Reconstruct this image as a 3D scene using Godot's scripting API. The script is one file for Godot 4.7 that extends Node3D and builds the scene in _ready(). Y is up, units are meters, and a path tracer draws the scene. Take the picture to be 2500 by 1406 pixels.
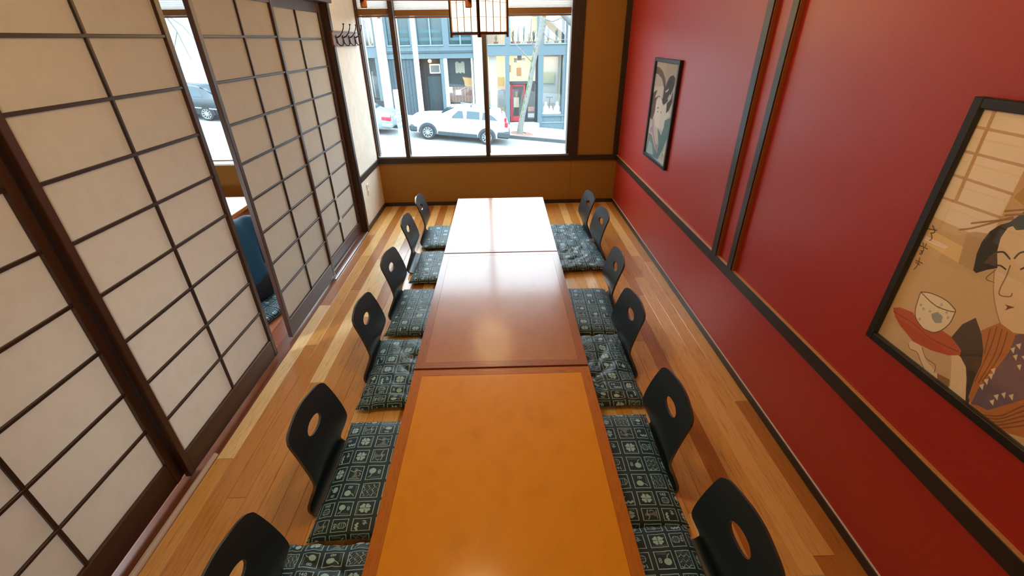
extends Node3D
# A tatami-style private dining room looking down a row of three low tables to a street window.

var M := {}
var used := {}
var rng := RandomNumberGenerator.new()
var mesh_cache := {}

func _ready():
	rng.seed = 77
	# ---------------------------------------------------------------- camera, sky, exposure
	var cam := Camera3D.new()
	cam.name = "camera"
	add_child(cam)
	cam.position = Vector3(0, 1.7, 0)
	cam.rotation = Vector3(deg_to_rad(-29.378), deg_to_rad(-1.007), deg_to_rad(-0.831))
	cam.fov = rad_to_deg(2.0 * atan(703.0 / 1083.97))
	cam.near = 0.05
	cam.far = 300.0
	cam.current = true
	var env := Environment.new()
	env.background_mode = Environment.BG_SKY
	var sky := Sky.new()
	var sm := ProceduralSkyMaterial.new()          # an even overcast sky
	sm.sky_top_color = Color(0.86, 0.95, 1.0)
	sm.sky_horizon_color = Color(0.90, 0.97, 1.0)
	sm.ground_bottom_color = Color(0.35, 0.37, 0.38)
	sm.ground_horizon_color = Color(0.5, 0.53, 0.55)
	sm.sky_energy_multiplier = 1.0
	sm.ground_energy_multiplier = 0.5
	sky.sky_material = sm
	env.sky = sky
	env.background_energy_multiplier = SKY
	env.tonemap_mode = Environment.TONE_MAPPER_LINEAR
	env.tonemap_exposure = 1.0
	env.sdfgi_enabled = true
	env.ssao_enabled = true
	env.ssil_enabled = true
	var we := WorldEnvironment.new()
	we.name = "world_environment"
	we.environment = env
	add_child(we)

	materials()
	room_shell()
	adjoining_room()
	shoji_doors()
	window_wall()
	wall_trim()
	street()
	tables()
	seats()
	pictures()
	lanterns()
	small_things()

const SKY := 10.5
const NEXT_FILL := 2.2  # strength of the added fill lamp behind the shoji
const LAMP := 0.7
const WARM := Color(1.0, 0.80, 0.48)

# ------------------------------------------------------------------ naming and tagging
func numbered(called: String) -> String:
	var n: int = used.get(called, 0)
	used[called] = n + 1
	return called if n == 0 else "%s_%03d" % [called, n]

func tag(o: Node3D, label := "", category := "", group := "", kind := "") -> Node3D:
	if label != "": o.set_meta("label", label)
	if category != "": o.set_meta("category", category)
	if group != "": o.set_meta("group", group)
	if kind != "": o.set_meta("kind", kind)
	return o

func thing(called: String, label: String, category: String, at := Vector3.ZERO, turn := 0.0, group := "", kind := "") -> Node3D:
	var o := Node3D.new()
	o.name = numbered(called)
	add_child(o)
	o.position = at
	o.rotation.y = turn
	tag(o, label, category, group, kind)
	return o

func part(called: String, mesh: Mesh, mat: Material, parent: Node3D = null, at := Vector3.ZERO, turn := Vector3.ZERO) -> MeshInstance3D:
	var o := MeshInstance3D.new()
	o.mesh = mesh
	o.material_override = mat
	o.position = at
	o.rotation = turn
	if parent == null:
		o.name = numbered(called)
		add_child(o)
	else:
		var n := 0
		var nm := called
		while parent.has_node(nm):
			n += 1
			nm = "%s_%03d" % [called, n]
		o.name = nm
		parent.add_child(o)
	return o

func struct(called: String, mesh: Mesh, mat: Material, label: String, category: String, at := Vector3.ZERO) -> Node3D:
	return tag(part(called, mesh, mat, null, at), label, category, "", "structure")

# ------------------------------------------------------------------ meshes
class MB:
	var st := SurfaceTool.new()
	func _init():
		st.begin(Mesh.PRIMITIVE_TRIANGLES)
	func v(p: Vector3, n: Vector3, uv := Vector2.ZERO):
		st.set_normal(n)
		st.set_uv(uv)
		st.add_vertex(p)
	func tri(a: Vector3, b: Vector3, c: Vector3, na: Vector3, nb: Vector3, nc: Vector3, ua := Vector2.ZERO, ub := Vector2.ZERO, uc := Vector2.ZERO):
		# clockwise seen from outside
		if (b - a).cross(c - a).dot(na + nb + nc) > 0.0:
			v(a, na, ua); v(c, nc, uc); v(b, nb, ub)
		else:
			v(a, na, ua); v(b, nb, ub); v(c, nc, uc)
	func quad(a: Vector3, b: Vector3, c: Vector3, d: Vector3, n := Vector3.ZERO, flip := false, ua := Vector2(0, 0), ub := Vector2(1, 0), uc := Vector2(1, 1), ud := Vector2(0, 1)):
		var m := n
		if m == Vector3.ZERO:
			m = (c - a).cross(d - b).normalized()
			if flip: m = -m
		tri(a, b, c, m, m, m, ua, ub, uc)
		tri(a, c, d, m, m, m, ua, uc, ud)
	func box(c: Vector3, s: Vector3, bev := 0.0, basis := Basis.IDENTITY):
		var h := s * 0.5
		var e: float = min(bev, 0.45 * min(s.x, min(s.y, s.z)))
		var ax := [Vector3.RIGHT, Vector3.UP, Vector3.BACK]
		for k in 3:
			var i := (k + 1) % 3
			var j := (k + 2) % 3
			for sg in [-1.0, 1.0]:
				var n: Vector3 = ax[k] * sg
				var o: Vector3 = n * h[k]
				var u: Vector3 = ax[i] * (h[i] - e)
				var w: Vector3 = ax[j] * (h[j] - e)
				quad(c + basis * (o - u - w), c + basis * (o + u - w), c + basis * (o + u + w), c + basis * (o - u + w), basis * n)
		if e > 0.0:
			for k in 3:
				var i := (k + 1) % 3
				var j := (k + 2) % 3
				for s1 in [-1.0, 1.0]:
					for s2 in [-1.0, 1.0]:
						var n: Vector3 = (ax[i] * s1 + ax[j] * s2).normalized()
						var p: Vector3 = ax[i] * s1 * h[i] + ax[j] * s2 * (h[j] - e)
						var q: Vector3 = ax[i] * s1 * (h[i] - e) + ax[j] * s2 * h[j]
						var l: Vector3 = ax[k] * (h[k] - e)
						quad(c + basis * (p - l), c + basis * (p + l), c + basis * (q + l), c + basis * (q - l), basis * n)
			for sx in [-1.0, 1.0]:
				for sy in [-1.0, 1.0]:
					for sz in [-1.0, 1.0]:
						var g := Vector3(sx, sy, sz)
						var a: Vector3 = Vector3(h.x, h.y - e, h.z - e) * g
						var b: Vector3 = Vector3(h.x - e, h.y, h.z - e) * g
						var d: Vector3 = Vector3(h.x - e, h.y - e, h.z) * g
						var n: Vector3 = basis * g.normalized()
						tri(c + basis * a, c + basis * b, c + basis * d, n, n, n)
	func tube(pts: Array, radii: Array, sides := 10, caps := true):
		var last_u := Vector3.ZERO
		var rings := []
		for i in pts.size():
			var t: Vector3 = (pts[min(i + 1, pts.size() - 1)] - pts[max(i - 1, 0)]).normalized()
			var u: Vector3
			if last_u == Vector3.ZERO:
				u = t.cross(Vector3.UP if abs(t.y) < 0.9 else Vector3.RIGHT).normalized()
			else:
				u = (last_u - t * last_u.dot(t)).normalized()
			last_u = u
			var w := t.cross(u)
			var ring := []
			for k in sides:
				var an := TAU * k / sides
				var d := u * cos(an) + w * sin(an)
				ring.append([pts[i] + d * radii[i], d])
			rings.append(ring)
		for i in pts.size() - 1:
			for k in sides:
				var l := (k + 1) % sides
				var A = rings[i][k]
				var B = rings[i][l]
				var C = rings[i + 1][l]
				var D = rings[i + 1][k]
				var u0 := Vector2(float(k) / sides, float(i))
				tri(A[0], B[0], C[0], A[1], B[1], C[1], u0, u0, u0)
				tri(A[0], C[0], D[0], A[1], C[1], D[1], u0, u0, u0)
		if caps:
			for e in [0, pts.size() - 1]:
				var n: Vector3 = (pts[e] - pts[1 if e == 0 else e - 1]).normalized()
				for k in sides:
					tri(pts[e], rings[e][k][0], rings[e][(k + 1) % sides][0], n, n, n)
	func lathe(prof: Array, sides := 20, c := Vector3.ZERO, basis := Basis.IDENTITY):
		# prof: Vector2(radius, height), from the bottom up
		for i in prof.size() - 1:
			var p: Vector2 = prof[i]
			var q: Vector2 = prof[i + 1]
			var d := q - p
			var n2 := Vector2(d.y, -d.x).normalized()
			for k in sides:
				var a0 := TAU * k / sides
				var a1 := TAU * (k + 1) / sides
				var d0 := Vector3(cos(a0), 0, sin(a0))
				var d1 := Vector3(cos(a1), 0, sin(a1))
				var n0 := basis * (d0 * n2.x + Vector3.UP * n2.y)
				var n1 := basis * (d1 * n2.x + Vector3.UP * n2.y)
				var A := c + basis * (d0 * p.x + Vector3.UP * p.y)
				var B := c + basis * (d1 * p.x + Vector3.UP * p.y)
				var C := c + basis * (d1 * q.x + Vector3.UP * q.y)
				var D := c + basis * (d0 * q.x + Vector3.UP * q.y)
				if p.x > 1e-5: tri(A, B, C, n0, n1, n1)
				if q.x > 1e-5: tri(A, C, D, n0, n1, n0)
	func ball(c: Vector3, r: Vector3, nu := 12, nv := 8):
		for i in nv:
			var t0 := PI * i / nv - PI / 2
			var t1 := PI * (i + 1) / nv - PI / 2
			for k in nu:
				var P := []
				for q in [[t0, k], [t0, k + 1], [t1, k + 1], [t1, k]]:
					var an: float = TAU * q[1] / nu
					var d := Vector3(cos(q[0]) * cos(an), sin(q[0]), cos(q[0]) * sin(an))
					P.append([c + d * r, (d / r).normalized()])
				if i > 0: tri(P[0][0], P[1][0], P[2][0], P[0][1], P[1][1], P[2][1])
				if i < nv - 1: tri(P[0][0], P[2][0], P[3][0], P[0][1], P[2][1], P[3][1])
				elif i == 0: pass
	func prism(poly: PackedVector2Array, z0: float, z1: float, basis := Basis.IDENTITY, o := Vector3.ZERO):
		# polygon in x, y, carried from z0 to z1
		var idx := Geometry2D.triangulate_polygon(poly)
		for zz in [z0, z1]:
			var n := basis * Vector3(0, 0, 1.0 if zz == max(z0, z1) else -1.0)
			for i in range(0, idx.size(), 3):
				var p := []
				for j in 3:
					var q := poly[idx[i + j]]
					p.append(o + basis * Vector3(q.x, q.y, zz))
				tri(p[0], p[1], p[2], n, n, n)
		var cw := Geometry2D.is_polygon_clockwise(poly)
		for i in poly.size():
			var a := poly[i]
			var b := poly[(i + 1) % poly.size()]
			var d := (b - a).normalized()
			var n2 := Vector2(d.y, -d.x) * (-1.0 if cw else 1.0)
			quad(o + basis * Vector3(a.x, a.y, z0), o + basis * Vector3(b.x, b.y, z0), o + basis * Vector3(b.x, b.y, z1), o + basis * Vector3(a.x, a.y, z1), basis * Vector3(n2.x, n2.y, 0))
	func done() -> ArrayMesh:
		return st.commit()

func bx(s: Vector3, bev := 0.0) -> ArrayMesh:       # a box about its centre, shared between equal sizes
	var key := "%.4f %.4f %.4f %.4f" % [s.x, s.y, s.z, bev]
	if not mesh_cache.has(key):
		var b := MB.new()
		b.box(Vector3.ZERO, s, bev)
		mesh_cache[key] = b.done()
	return mesh_cache[key]

func span(called: String, lo: Vector3, hi: Vector3, mat: Material, parent: Node3D = null, bev := 0.002) -> MeshInstance3D:
	return part(called, bx(hi - lo, bev), mat, parent, (lo + hi) * 0.5)

func wallspan(called: String, lo: Vector3, hi: Vector3, mat: Material, label: String, category: String) -> Node3D:
	return tag(span(called, lo, hi, mat, null, 0.0), label, category, "", "structure")

# ------------------------------------------------------------------ materials
func noise_tex(freq: float, stops: Array, size := 512, sd := 1, octaves := 4, warp := 0.0, normal := false) -> NoiseTexture2D:
	var n := FastNoiseLite.new()
	n.seed = sd
	n.noise_type = FastNoiseLite.TYPE_SIMPLEX_SMOOTH
	n.frequency = freq
	n.fractal_octaves = octaves
	if warp > 0.0:
		n.domain_warp_enabled = true
		n.domain_warp_amplitude = warp
		n.domain_warp_frequency = freq * 0.7
	var t := NoiseTexture2D.new()
	t.width = size
	t.height = size
	t.seamless = true
	t.noise = n
	if normal:
		t.as_normal_map = true
		t.bump_strength = 3.0
	elif stops.size():
		var g := Gradient.new()
		var off := PackedFloat32Array()
		var col := PackedColorArray()
		for i in stops.size():
			off.append(float(i) / (stops.size() - 1))
			col.append(Color(stops[i], stops[i], stops[i]) if stops[i] is float else stops[i])
		g.offsets = off
		g.colors = col
		t.color_ramp = g
	return t

func mat(c: Color, rough := 0.6, tex: Texture2D = null, scale := Vector3.ONE, world := false, metal := 0.0) -> StandardMaterial3D:
	var m := StandardMaterial3D.new()
	m.albedo_color = c
	m.roughness = rough
	m.metallic = metal
	if tex != null:
		m.albedo_texture = tex
		m.uv1_triplanar = true
		m.uv1_world_triplanar = world
		m.uv1_scale = scale
	return m

func glass(alpha := 0.04, tint := Color(0.9, 0.97, 0.98)) -> StandardMaterial3D:
	var m := StandardMaterial3D.new()
	m.transparency = BaseMaterial3D.TRANSPARENCY_ALPHA
	m.albedo_color = Color(tint.r, tint.g, tint.b, alpha)
	m.roughness = 0.0
	return m

func materials():
	var grain := noise_tex(0.02, [0.8, 0.93, 1.0, 0.96, 0.86], 512, 3, 5, 6.0)
	var fine := noise_tex(0.03, [0.86, 1.0, 0.94], 512, 5, 3)
	var plaster := noise_tex(0.05, [0.94, 1.0, 0.97], 512, 9, 4)
	var blotch := noise_tex(0.008, [0.93, 1.0, 0.96, 1.0], 512, 11, 4, 20.0)
	M.grain = grain
	M.fine = fine
	M.plaster = plaster
	# floor boards: six tones of fir
	M.planks = []
	var tones := [Color8(250, 220, 164), Color8(240, 196, 124), Color8(224, 170, 94), Color8(206, 144, 70), Color8(184, 118, 52), Color8(234, 184, 110), Color8(212, 154, 80)]
	for i in tones.size():
		var m := mat(tones[i], 0.33, grain, Vector3(4.5, 4.5, 0.35), true)
		m.uv1_offset = Vector3(0.37 * i, 0.0, 0.21 * i)
		m.clearcoat_enabled = true
		m.clearcoat = 0.6
		m.clearcoat_roughness = 0.17
		M.planks.append(m)
	M.red_planks = []
	for c in [Color8(170, 96, 60), Color8(150, 80, 48), Color8(184, 112, 72)]:
		M.red_planks.append(mat(c, 0.4, grain, Vector3(7.0, 7.0, 0.55), true))
	M.sub = mat(Color8(70, 45, 25), 0.8)
	M.red = mat(Color8(166, 32, 16), 0.5, plaster, Vector3(1.4, 1.4, 1.4), true)
	M.red.clearcoat_enabled = true
	M.red.clearcoat = 0.45
	M.red.clearcoat_roughness = 0.4
	M.ochre = mat(Color8(150, 108, 40), 0.55, plaster, Vector3(2.0, 2.0, 2.0), true)
	M.cream = mat(Color8(226, 220, 206), 0.6, blotch, Vector3(0.7, 0.7, 0.7), true)
	M.ceiling = mat(Color8(226, 214, 190), 0.8, plaster, Vector3(1.5, 1.5, 1.5), true)
	M.dark = mat(Color8(58, 42, 36), 0.36, fine, Vector3(20, 1.5, 20))
	M.darktrim = mat(Color8(46, 36, 34), 0.4, fine, Vector3(12, 12, 1.5))
	M.shoji_wood = mat(Color8(68, 46, 38), 0.38, fine, Vector3(24, 1.6, 24))
	M.lattice = mat(Color8(48, 36, 33), 0.4)
	M.railwood = mat(Color8(204, 150, 92), 0.5, fine, Vector3(20, 20, 2))
	M.striped_side = mat(Color8(150, 84, 40), 0.5, fine, Vector3(20, 2, 20))
	var paper := mat(Color8(214, 209, 199), 0.75, noise_tex(0.012, [0.975, 1.0, 0.985], 512, 21, 4), Vector3(1.3, 1.3, 1.3), true)
	paper.backlight_enabled = true
	paper.backlight = Color(1.0, 1.0, 1.0)
	M.paper = paper
	M.white_line = mat(Color8(214, 200, 190), 0.6)
	M.metal = mat(Color8(205, 205, 208), 0.3, null, Vector3.ONE, false, 0.9)
	M.alu = mat(Color8(170, 178, 184), 0.4, null, Vector3.ONE, false, 0.7)
	M.sill_red = mat(Color8(116, 66, 38), 0.4, grain, Vector3(9, 9, 0.8), true)
	M.tape = mat(Color8(196, 184, 178), 0.22)
	# lacquered tables
	M.table_top = []
	for i in 3:
		var c: Color = [Color8(180, 114, 62), Color8(172, 116, 74), Color8(214, 146, 22)][i]
		var b: Color = [Color8(160, 98, 52), Color8(156, 98, 60), Color8(178, 108, 32)][i]
		var tx := noise_tex(0.008, [0.94, 0.985, 1.0, 0.97, 0.995], 512, 31 + i, 4, 50.0)
		var pair := []
		for q in [[c, tx, Vector3(1.3, 2.0, 0.9)], [b, grain, Vector3(8, 8, 0.8)], [b, grain, Vector3(0.8, 8, 8)]]:
			var m := mat(q[0], 0.38, q[1], q[2], true)
			m.clearcoat_enabled = true
			m.clearcoat = 0.82 if i < 2 else 0.55
			m.clearcoat_roughness = 0.15
			m.metallic_specular = 0.25
			m.heightmap_enabled = true
			m.heightmap_texture = bumps()
			m.heightmap_scale = 0.05
			pair.append(m)
		M.table_top.append(pair)
	M.table_leg = mat(Color8(120, 66, 32), 0.4, grain, Vector3(8, 0.8, 8), true)
	var ch := mat(Color8(30, 42, 51), 0.38)
	ch.heightmap_enabled = true
	ch.heightmap_texture = bumps()
	ch.uv1_triplanar = true
	ch.uv1_scale = Vector3(3, 3, 3)
	ch.heightmap_scale = 0.02
	M.chair = ch
	M.chair_edge_glint = mat(Color8(46, 56, 62), 0.28)  # paler than the shell, standing in for window glints on the edges
	M.chair_edge_glint.clearcoat_enabled = true
	M.chair_edge_glint.clearcoat = 1.0
	M.chair_edge_glint.clearcoat_roughness = 0.15
	M.black = mat(Color8(24, 24, 26), 0.35)
	M.frame = mat(Color8(30, 32, 36), 0.38, fine, Vector3(10, 10, 10))
	M.window_frame = mat(Color8(62, 42, 32), 0.45, fine, Vector3(14, 2, 14))
	M.glass = glass(0.012)
	M.picture_glass = glass(0.02)
	M.shop_glass = glass(0.015, Color(0.8, 0.95, 1.0))
	var blind := mat(Color8(236, 238, 238), 0.8)
	blind.backlight_enabled = true
	blind.backlight = Color(0.9, 0.9, 0.9)
	M.blind = blind
	M.blind_rail = mat(Color8(128, 88, 42), 0.5, fine, Vector3(2, 14, 14))
	M.lantern_wood = mat(Color8(92, 44, 20), 0.42, fine, Vector3(14, 2, 14))
	var glow := mat(Color8(240, 226, 190), 0.8)
	glow.emission_enabled = true
	glow.emission = Color(1.0, 0.94, 0.78)
	glow.emission_energy_multiplier = 1.75
	M.glow = glow
	M.plate = mat(Color8(232, 226, 210), 0.35)
	M.fabric = fabric()

func bumps() -> NoiseTexture2D:
	if not M.has("bump_tex"): M.bump_tex = noise_tex(0.02, [0.0, 1.0], 512, 41, 3)
	return M.bump_tex

# ------------------------------------------------------------------ drawing flat print
class Art:
	var img: Image
	var w: int
	var h: int
	func _init(ww: int, hh: int, bg: Color):
		w = ww
		h = hh
		img = Image.create_empty(w, h, false, Image.FORMAT_RGB8)
		img.fill(bg)
	func poly(p: PackedVector2Array, c: Color):
		var lo := 1e9
		var hi := -1e9
		for q in p:
			lo = min(lo, q.y)
			hi = max(hi, q.y)
		for y in range(max(0, int(floor(lo))), min(h - 1, int(ceil(hi))) + 1):
			var yy := y + 0.5
			var xs := []
			for i in p.size():
				var a := p[i]
				var b := p[(i + 1) % p.size()]
				if (a.y <= yy) != (b.y <= yy):
					xs.append(a.x + (yy - a.y) / (b.y - a.y) * (b.x - a.x))
			xs.sort()
			for i in range(0, xs.size() - 1, 2):
				var x0: int = max(0, int(round(xs[i])))
				var x1: int = min(w, int(round(xs[i + 1])))
				if x1 > x0: img.fill_rect(Rect2i(x0, y, x1 - x0, 1), c)
	func fill(v: Array, c: Color):                 # corner list in hundredths of the sheet
		var p := PackedVector2Array()
		for i in range(0, v.size(), 2): p.append(Vector2(v[i] * w / 100.0, v[i + 1] * h / 100.0))
		poly(p, c)
	func stroke(p: PackedVector2Array, r: float, c: Color):
		for i in p.size() - 1:
			var d := (p[i + 1] - p[i])
			if d.length() < 0.01: continue
			var n := d.orthogonal().normalized() * r
			poly(PackedVector2Array([p[i] + n, p[i + 1] + n, p[i + 1] - n, p[i] - n]), c)
		for q in p: disc(q, Vector2(r, r), c)
	func line(v: Array, width: float, c: Color):
		var p := PackedVector2Array()
		for i in range(0, v.size(), 2): p.append(Vector2(v[i] * w / 100.0, v[i + 1] * h / 100.0))
		var s := PackedVector2Array()
		for i in p.size() - 1:
			for k in 6:
				s.append(p[i].cubic_interpolate(p[i + 1], p[max(i - 1, 0)], p[min(i + 2, p.size() - 1)], k / 6.0))
		s.append(p[p.size() - 1])
		stroke(s, width * w / 200.0, c)
	func disc(o: Vector2, r: Vector2, c: Color):
		if r.x < 1.0:
			img.fill_rect(Rect2i(int(o.x), int(o.y), 1, 1), c)
			return
		var p := PackedVector2Array()
		for k in 20: p.append(o + Vector2(cos(TAU * k / 20), sin(TAU * k / 20)) * r)
		poly(p, c)
	func ring(o: Vector2, r: Vector2, width: float, c: Color):
		var p := PackedVector2Array()
		for k in 25: p.append(o + Vector2(cos(TAU * k / 24), sin(TAU * k / 24)) * r)
		stroke(p, width, c)
	func tex() -> ImageTexture:
		img.resize(w / 2, h / 2, Image.INTERPOLATE_LANCZOS)
		return ImageTexture.create_from_image(img)

func fabric() -> StandardMaterial3D:
	# dark cotton printed with a grid of postage-stamp squares
	var a := Art.new(2048, 2048, Color8(3, 44, 62))
	var r := RandomNumberGenerator.new()
	r.seed = 5
	var ink := Color8(158, 204, 216)
	var dim := Color8(104, 120, 124)
	var order := [0, 5, 2, 4, 1, 3, 0, 2]
	for row in 8:
		for col in 8:
			var o := Vector2(col * 256 + 128, row * 256 + 128)
			var q := [Vector2(-100, -100), Vector2(100, -100), Vector2(100, 100), Vector2(-100, 100)]
			for k in 4:                                        # a perforated outline
				for t in 13:
					a.disc(o + q[k].lerp(q[(k + 1) % 4], t / 13.0), Vector2(6.5, 6.5), ink)
				a.stroke(PackedVector2Array([o + q[k], o + q[(k + 1) % 4]]), 3.6, ink)
			var kind: int = order[(col * 3 + row * 5 + (row * row) / 3 + (col / 3)) % 8]
			var b := Transform2D(PI / 2 * ((row + col * 2) % 4), o)
			if kind == 0:
				for k in 4:
					var d := Vector2.from_angle(PI / 4 + PI / 2 * k)
					var side := d.orthogonal()
					for s in [-16.0, 16.0]: a.disc(b * (d * 48.0 + side * s), Vector2(20, 20), ink)
					a.poly(PackedVector2Array([b * (d * 4.0), b * (d * 44.0 + side * 35.0), b * (d * 50.0), b * (d * 44.0 - side * 35.0)]), ink)
				a.stroke(PackedVector2Array([b * Vector2(0, 0), b * Vector2(12, 40), b * Vector2(34, 74)]), 5, ink)
				a.stroke(PackedVector2Array([b * Vector2(-80, -80), b * Vector2(-80, 80)]), 4, dim)
			elif kind == 1:
				digits(a, b, "140", Vector2(-54, -78), 34, ink)
				a.ring(b * Vector2(0, 26), Vector2(54, 48), 4, ink)
				a.ring(b * Vector2(0, 26), Vector2(26, 48), 3, dim)
				for yy in [-6, 26, 54]: a.stroke(PackedVector2Array([b * Vector2(-50, yy), b * Vector2(50, yy)]), 3, ink)
			elif kind == 2:
				a.disc(b * Vector2(30, 22), Vector2(44, 40), ink)
				a.stroke(PackedVector2Array([b * Vector2(30, -16), b * Vector2(44, -50), b * Vector2(70, -66)]), 5, ink)
				digits(a, b, "8", Vector2(-72, -20), 52, ink)
				for yy in [-80, -68]: a.stroke(PackedVector2Array([b * Vector2(-70, yy), b * Vector2(40, yy)]), 3, dim)
			elif kind == 3:
				var p := PackedVector2Array()
				for t in 24: p.append(b * Vector2(-66 + t * 3.0, -36 + 30 * sin(t * 0.9) * cos(t * 0.21)))
				a.stroke(p, 4, ink)
				for t in 5: a.disc(b * Vector2(-20 + 24 * t, 44 + 14 * (t % 2)), Vector2(15, 18), ink)
			elif kind == 4:
				for t in 9:
					var p := PackedVector2Array()
					for s in 12: p.append(b * Vector2(-80 + s * 14.5, -76 + t * 19 + 13 * sin(s * 1.1 + t * 1.7 + r.randf())))
					a.stroke(p, 3.2 if t % 2 else 4.4, dim if t % 3 else ink)
			else:
				a.poly(PackedVector2Array([b * Vector2(-24, -72), b * Vector2(14, -72), b * Vector2(24, 20), b * Vector2(50, 62), b * Vector2(-44, 62), b * Vector2(-14, 20)]), dim)
				a.stroke(PackedVector2Array([b * Vector2(-80, -40), b * Vector2(-30, -20), b * Vector2(20, -44), b * Vector2(76, -30)]), 5, ink)
				a.stroke(PackedVector2Array([b * Vector2(-70, 74), b * Vector2(70, 74)]), 4, ink)
				a.stroke(PackedVector2Array([b * Vector2(50, -10), b * Vector2(74, 10), b * Vector2(52, 40)]), 4, ink)
	var m := StandardMaterial3D.new()
	m.albedo_texture = a.tex()
	m.roughness = 0.52
	m.rim_enabled = true
	m.rim = 0.2
	m.rim_tint = 0.2
	return m

func digits(a: Art, b: Transform2D, s: String, at: Vector2, hgt: float, c: Color):
	var x := at.x
	for ch in s:
		var o := Vector2(x, at.y)
		if ch == "1":
			a.stroke(PackedVector2Array([b * (o + Vector2(0, hgt * 0.25)), b * (o + Vector2(hgt * 0.25, 0)), b * (o + Vector2(hgt * 0.25, hgt))]), 5, c)
			x += hgt * 0.75
		elif ch == "4":
			a.stroke(PackedVector2Array([b * (o + Vector2(hgt * 0.5, hgt)), b * (o + Vector2(hgt * 0.5, 0)), b * (o + Vector2(0, hgt * 0.65)), b * (o + Vector2(hgt * 0.75, hgt * 0.65))]), 5, c)
			x += hgt * 1.1
		elif ch == "0":
			var p := PackedVector2Array()
			for k in 17: p.append(b * (o + Vector2(hgt * 0.35 + cos(TAU * k / 16) * hgt * 0.33, hgt * 0.5 + sin(TAU * k / 16) * hgt * 0.5)))
			a.stroke(p, 5, c)
			x += hgt
		else:
			for e in [[0.25, 0.24], [0.74, 0.28]]:
				var p := PackedVector2Array()
				for k in 13: p.append(b * (o + Vector2(hgt * 0.35 + cos(TAU * k / 12) * hgt * e[1], hgt * e[0] + sin(TAU * k / 12) * hgt * 0.25)))
				a.stroke(p, 5, c)
			x += hgt

# ------------------------------------------------------------------ the room
const XR := 1.289
const ZB := -5.043
const ZF := 1.1
const YC := 2.62

func planked(called: String, x0: float, x1: float, z0: float, z1: float, wide: float, mats: Array, label: String, sd: int):
	var fl := thing(called, label, "floor", Vector3.ZERO, 0.0, "", "structure")
	span("subfloor", Vector3(x0, -0.12, z0), Vector3(x1, -0.014, z1), M.sub, fl, 0.0)
	var r := RandomNumberGenerator.new()
	r.seed = sd
	var n := int(round((x1 - x0) / wide))
	var w := (x1 - x0) / n
	var prev := -1
	for i in n:
		var z := z0 - r.randf() * 1.2
		var xa := x0 + i * w
		while z < z1:
			var l := r.randf_range(1.3, 2.9)
			var a: float = max(z, z0)
			var b: float = min(z + l, z1)
			var k := r.randi() % mats.size()
			if k == prev: k = (k + 1 + r.randi() % 2) % mats.size()
			prev = k
			if b - a > 0.02:
				span("plank", Vector3(xa + 0.0004, -0.014, a + 0.0005), Vector3(xa + w - 0.0004, r.randf_range(-0.0006, 0.0), b - 0.0005), mats[k], fl, 0.0012)
			z += l

func room_shell():
	planked("floor", -1.372, XR, ZB, ZF, 0.0806, M.planks, "narrow strip wood floor in mixed honey and brown tones under the tables", 12)
	wallspan("wall_right", Vector3(XR, -0.12, ZB - 0.2), Vector3(XR + 0.16, YC, ZF), M.red, "deep red painted wall carrying two framed portraits", "wall")
	wallspan("wall_front", Vector3(-4.75, -0.12, ZF), Vector3(XR + 0.16, YC, ZF + 0.16), M.ochre, "ochre wall facing the window, behind the viewpoint", "wall")
	wallspan("ceiling", Vector3(-4.75, YC, ZB - 0.2), Vector3(XR + 0.16, YC + 0.16, ZF + 0.16), M.ceiling, "pale plaster ceiling over the dining room", "ceiling")
	# short return wall between the door post and the window
	wallspan("wall_return", Vector3(-1.53, -0.12, ZB), Vector3(-1.385, YC, -4.28), M.cream, "short pale return wall between shoji post and window, holding the coat rack", "wall")
	# partition above and before the sliding doors
	wallspan("wall_partition", Vector3(-1.50, 2.06, -4.28), Vector3(-1.385, YC, ZF), M.cream, "pale wall strip above the sliding door header", "wall")
	wallspan("wall_partition_end", Vector3(-1.50, -0.12, -0.42), Vector3(-1.385, 2.06, ZF), M.cream, "pale partition wall beyond the nearest sliding door", "wall")

func adjoining_room():
	planked("floor_adjoining", -4.6, -1.372 - 0.09, ZB, ZF, 0.11, M.red_planks, "reddish wood floor of the next room glimpsed through the door gap", 33)
	wallspan("wall_left", Vector3(-4.75, -0.12, ZB - 0.2), Vector3(-4.6, YC, ZF), M.ochre, "far ochre side wall of the next room", "wall")

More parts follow.
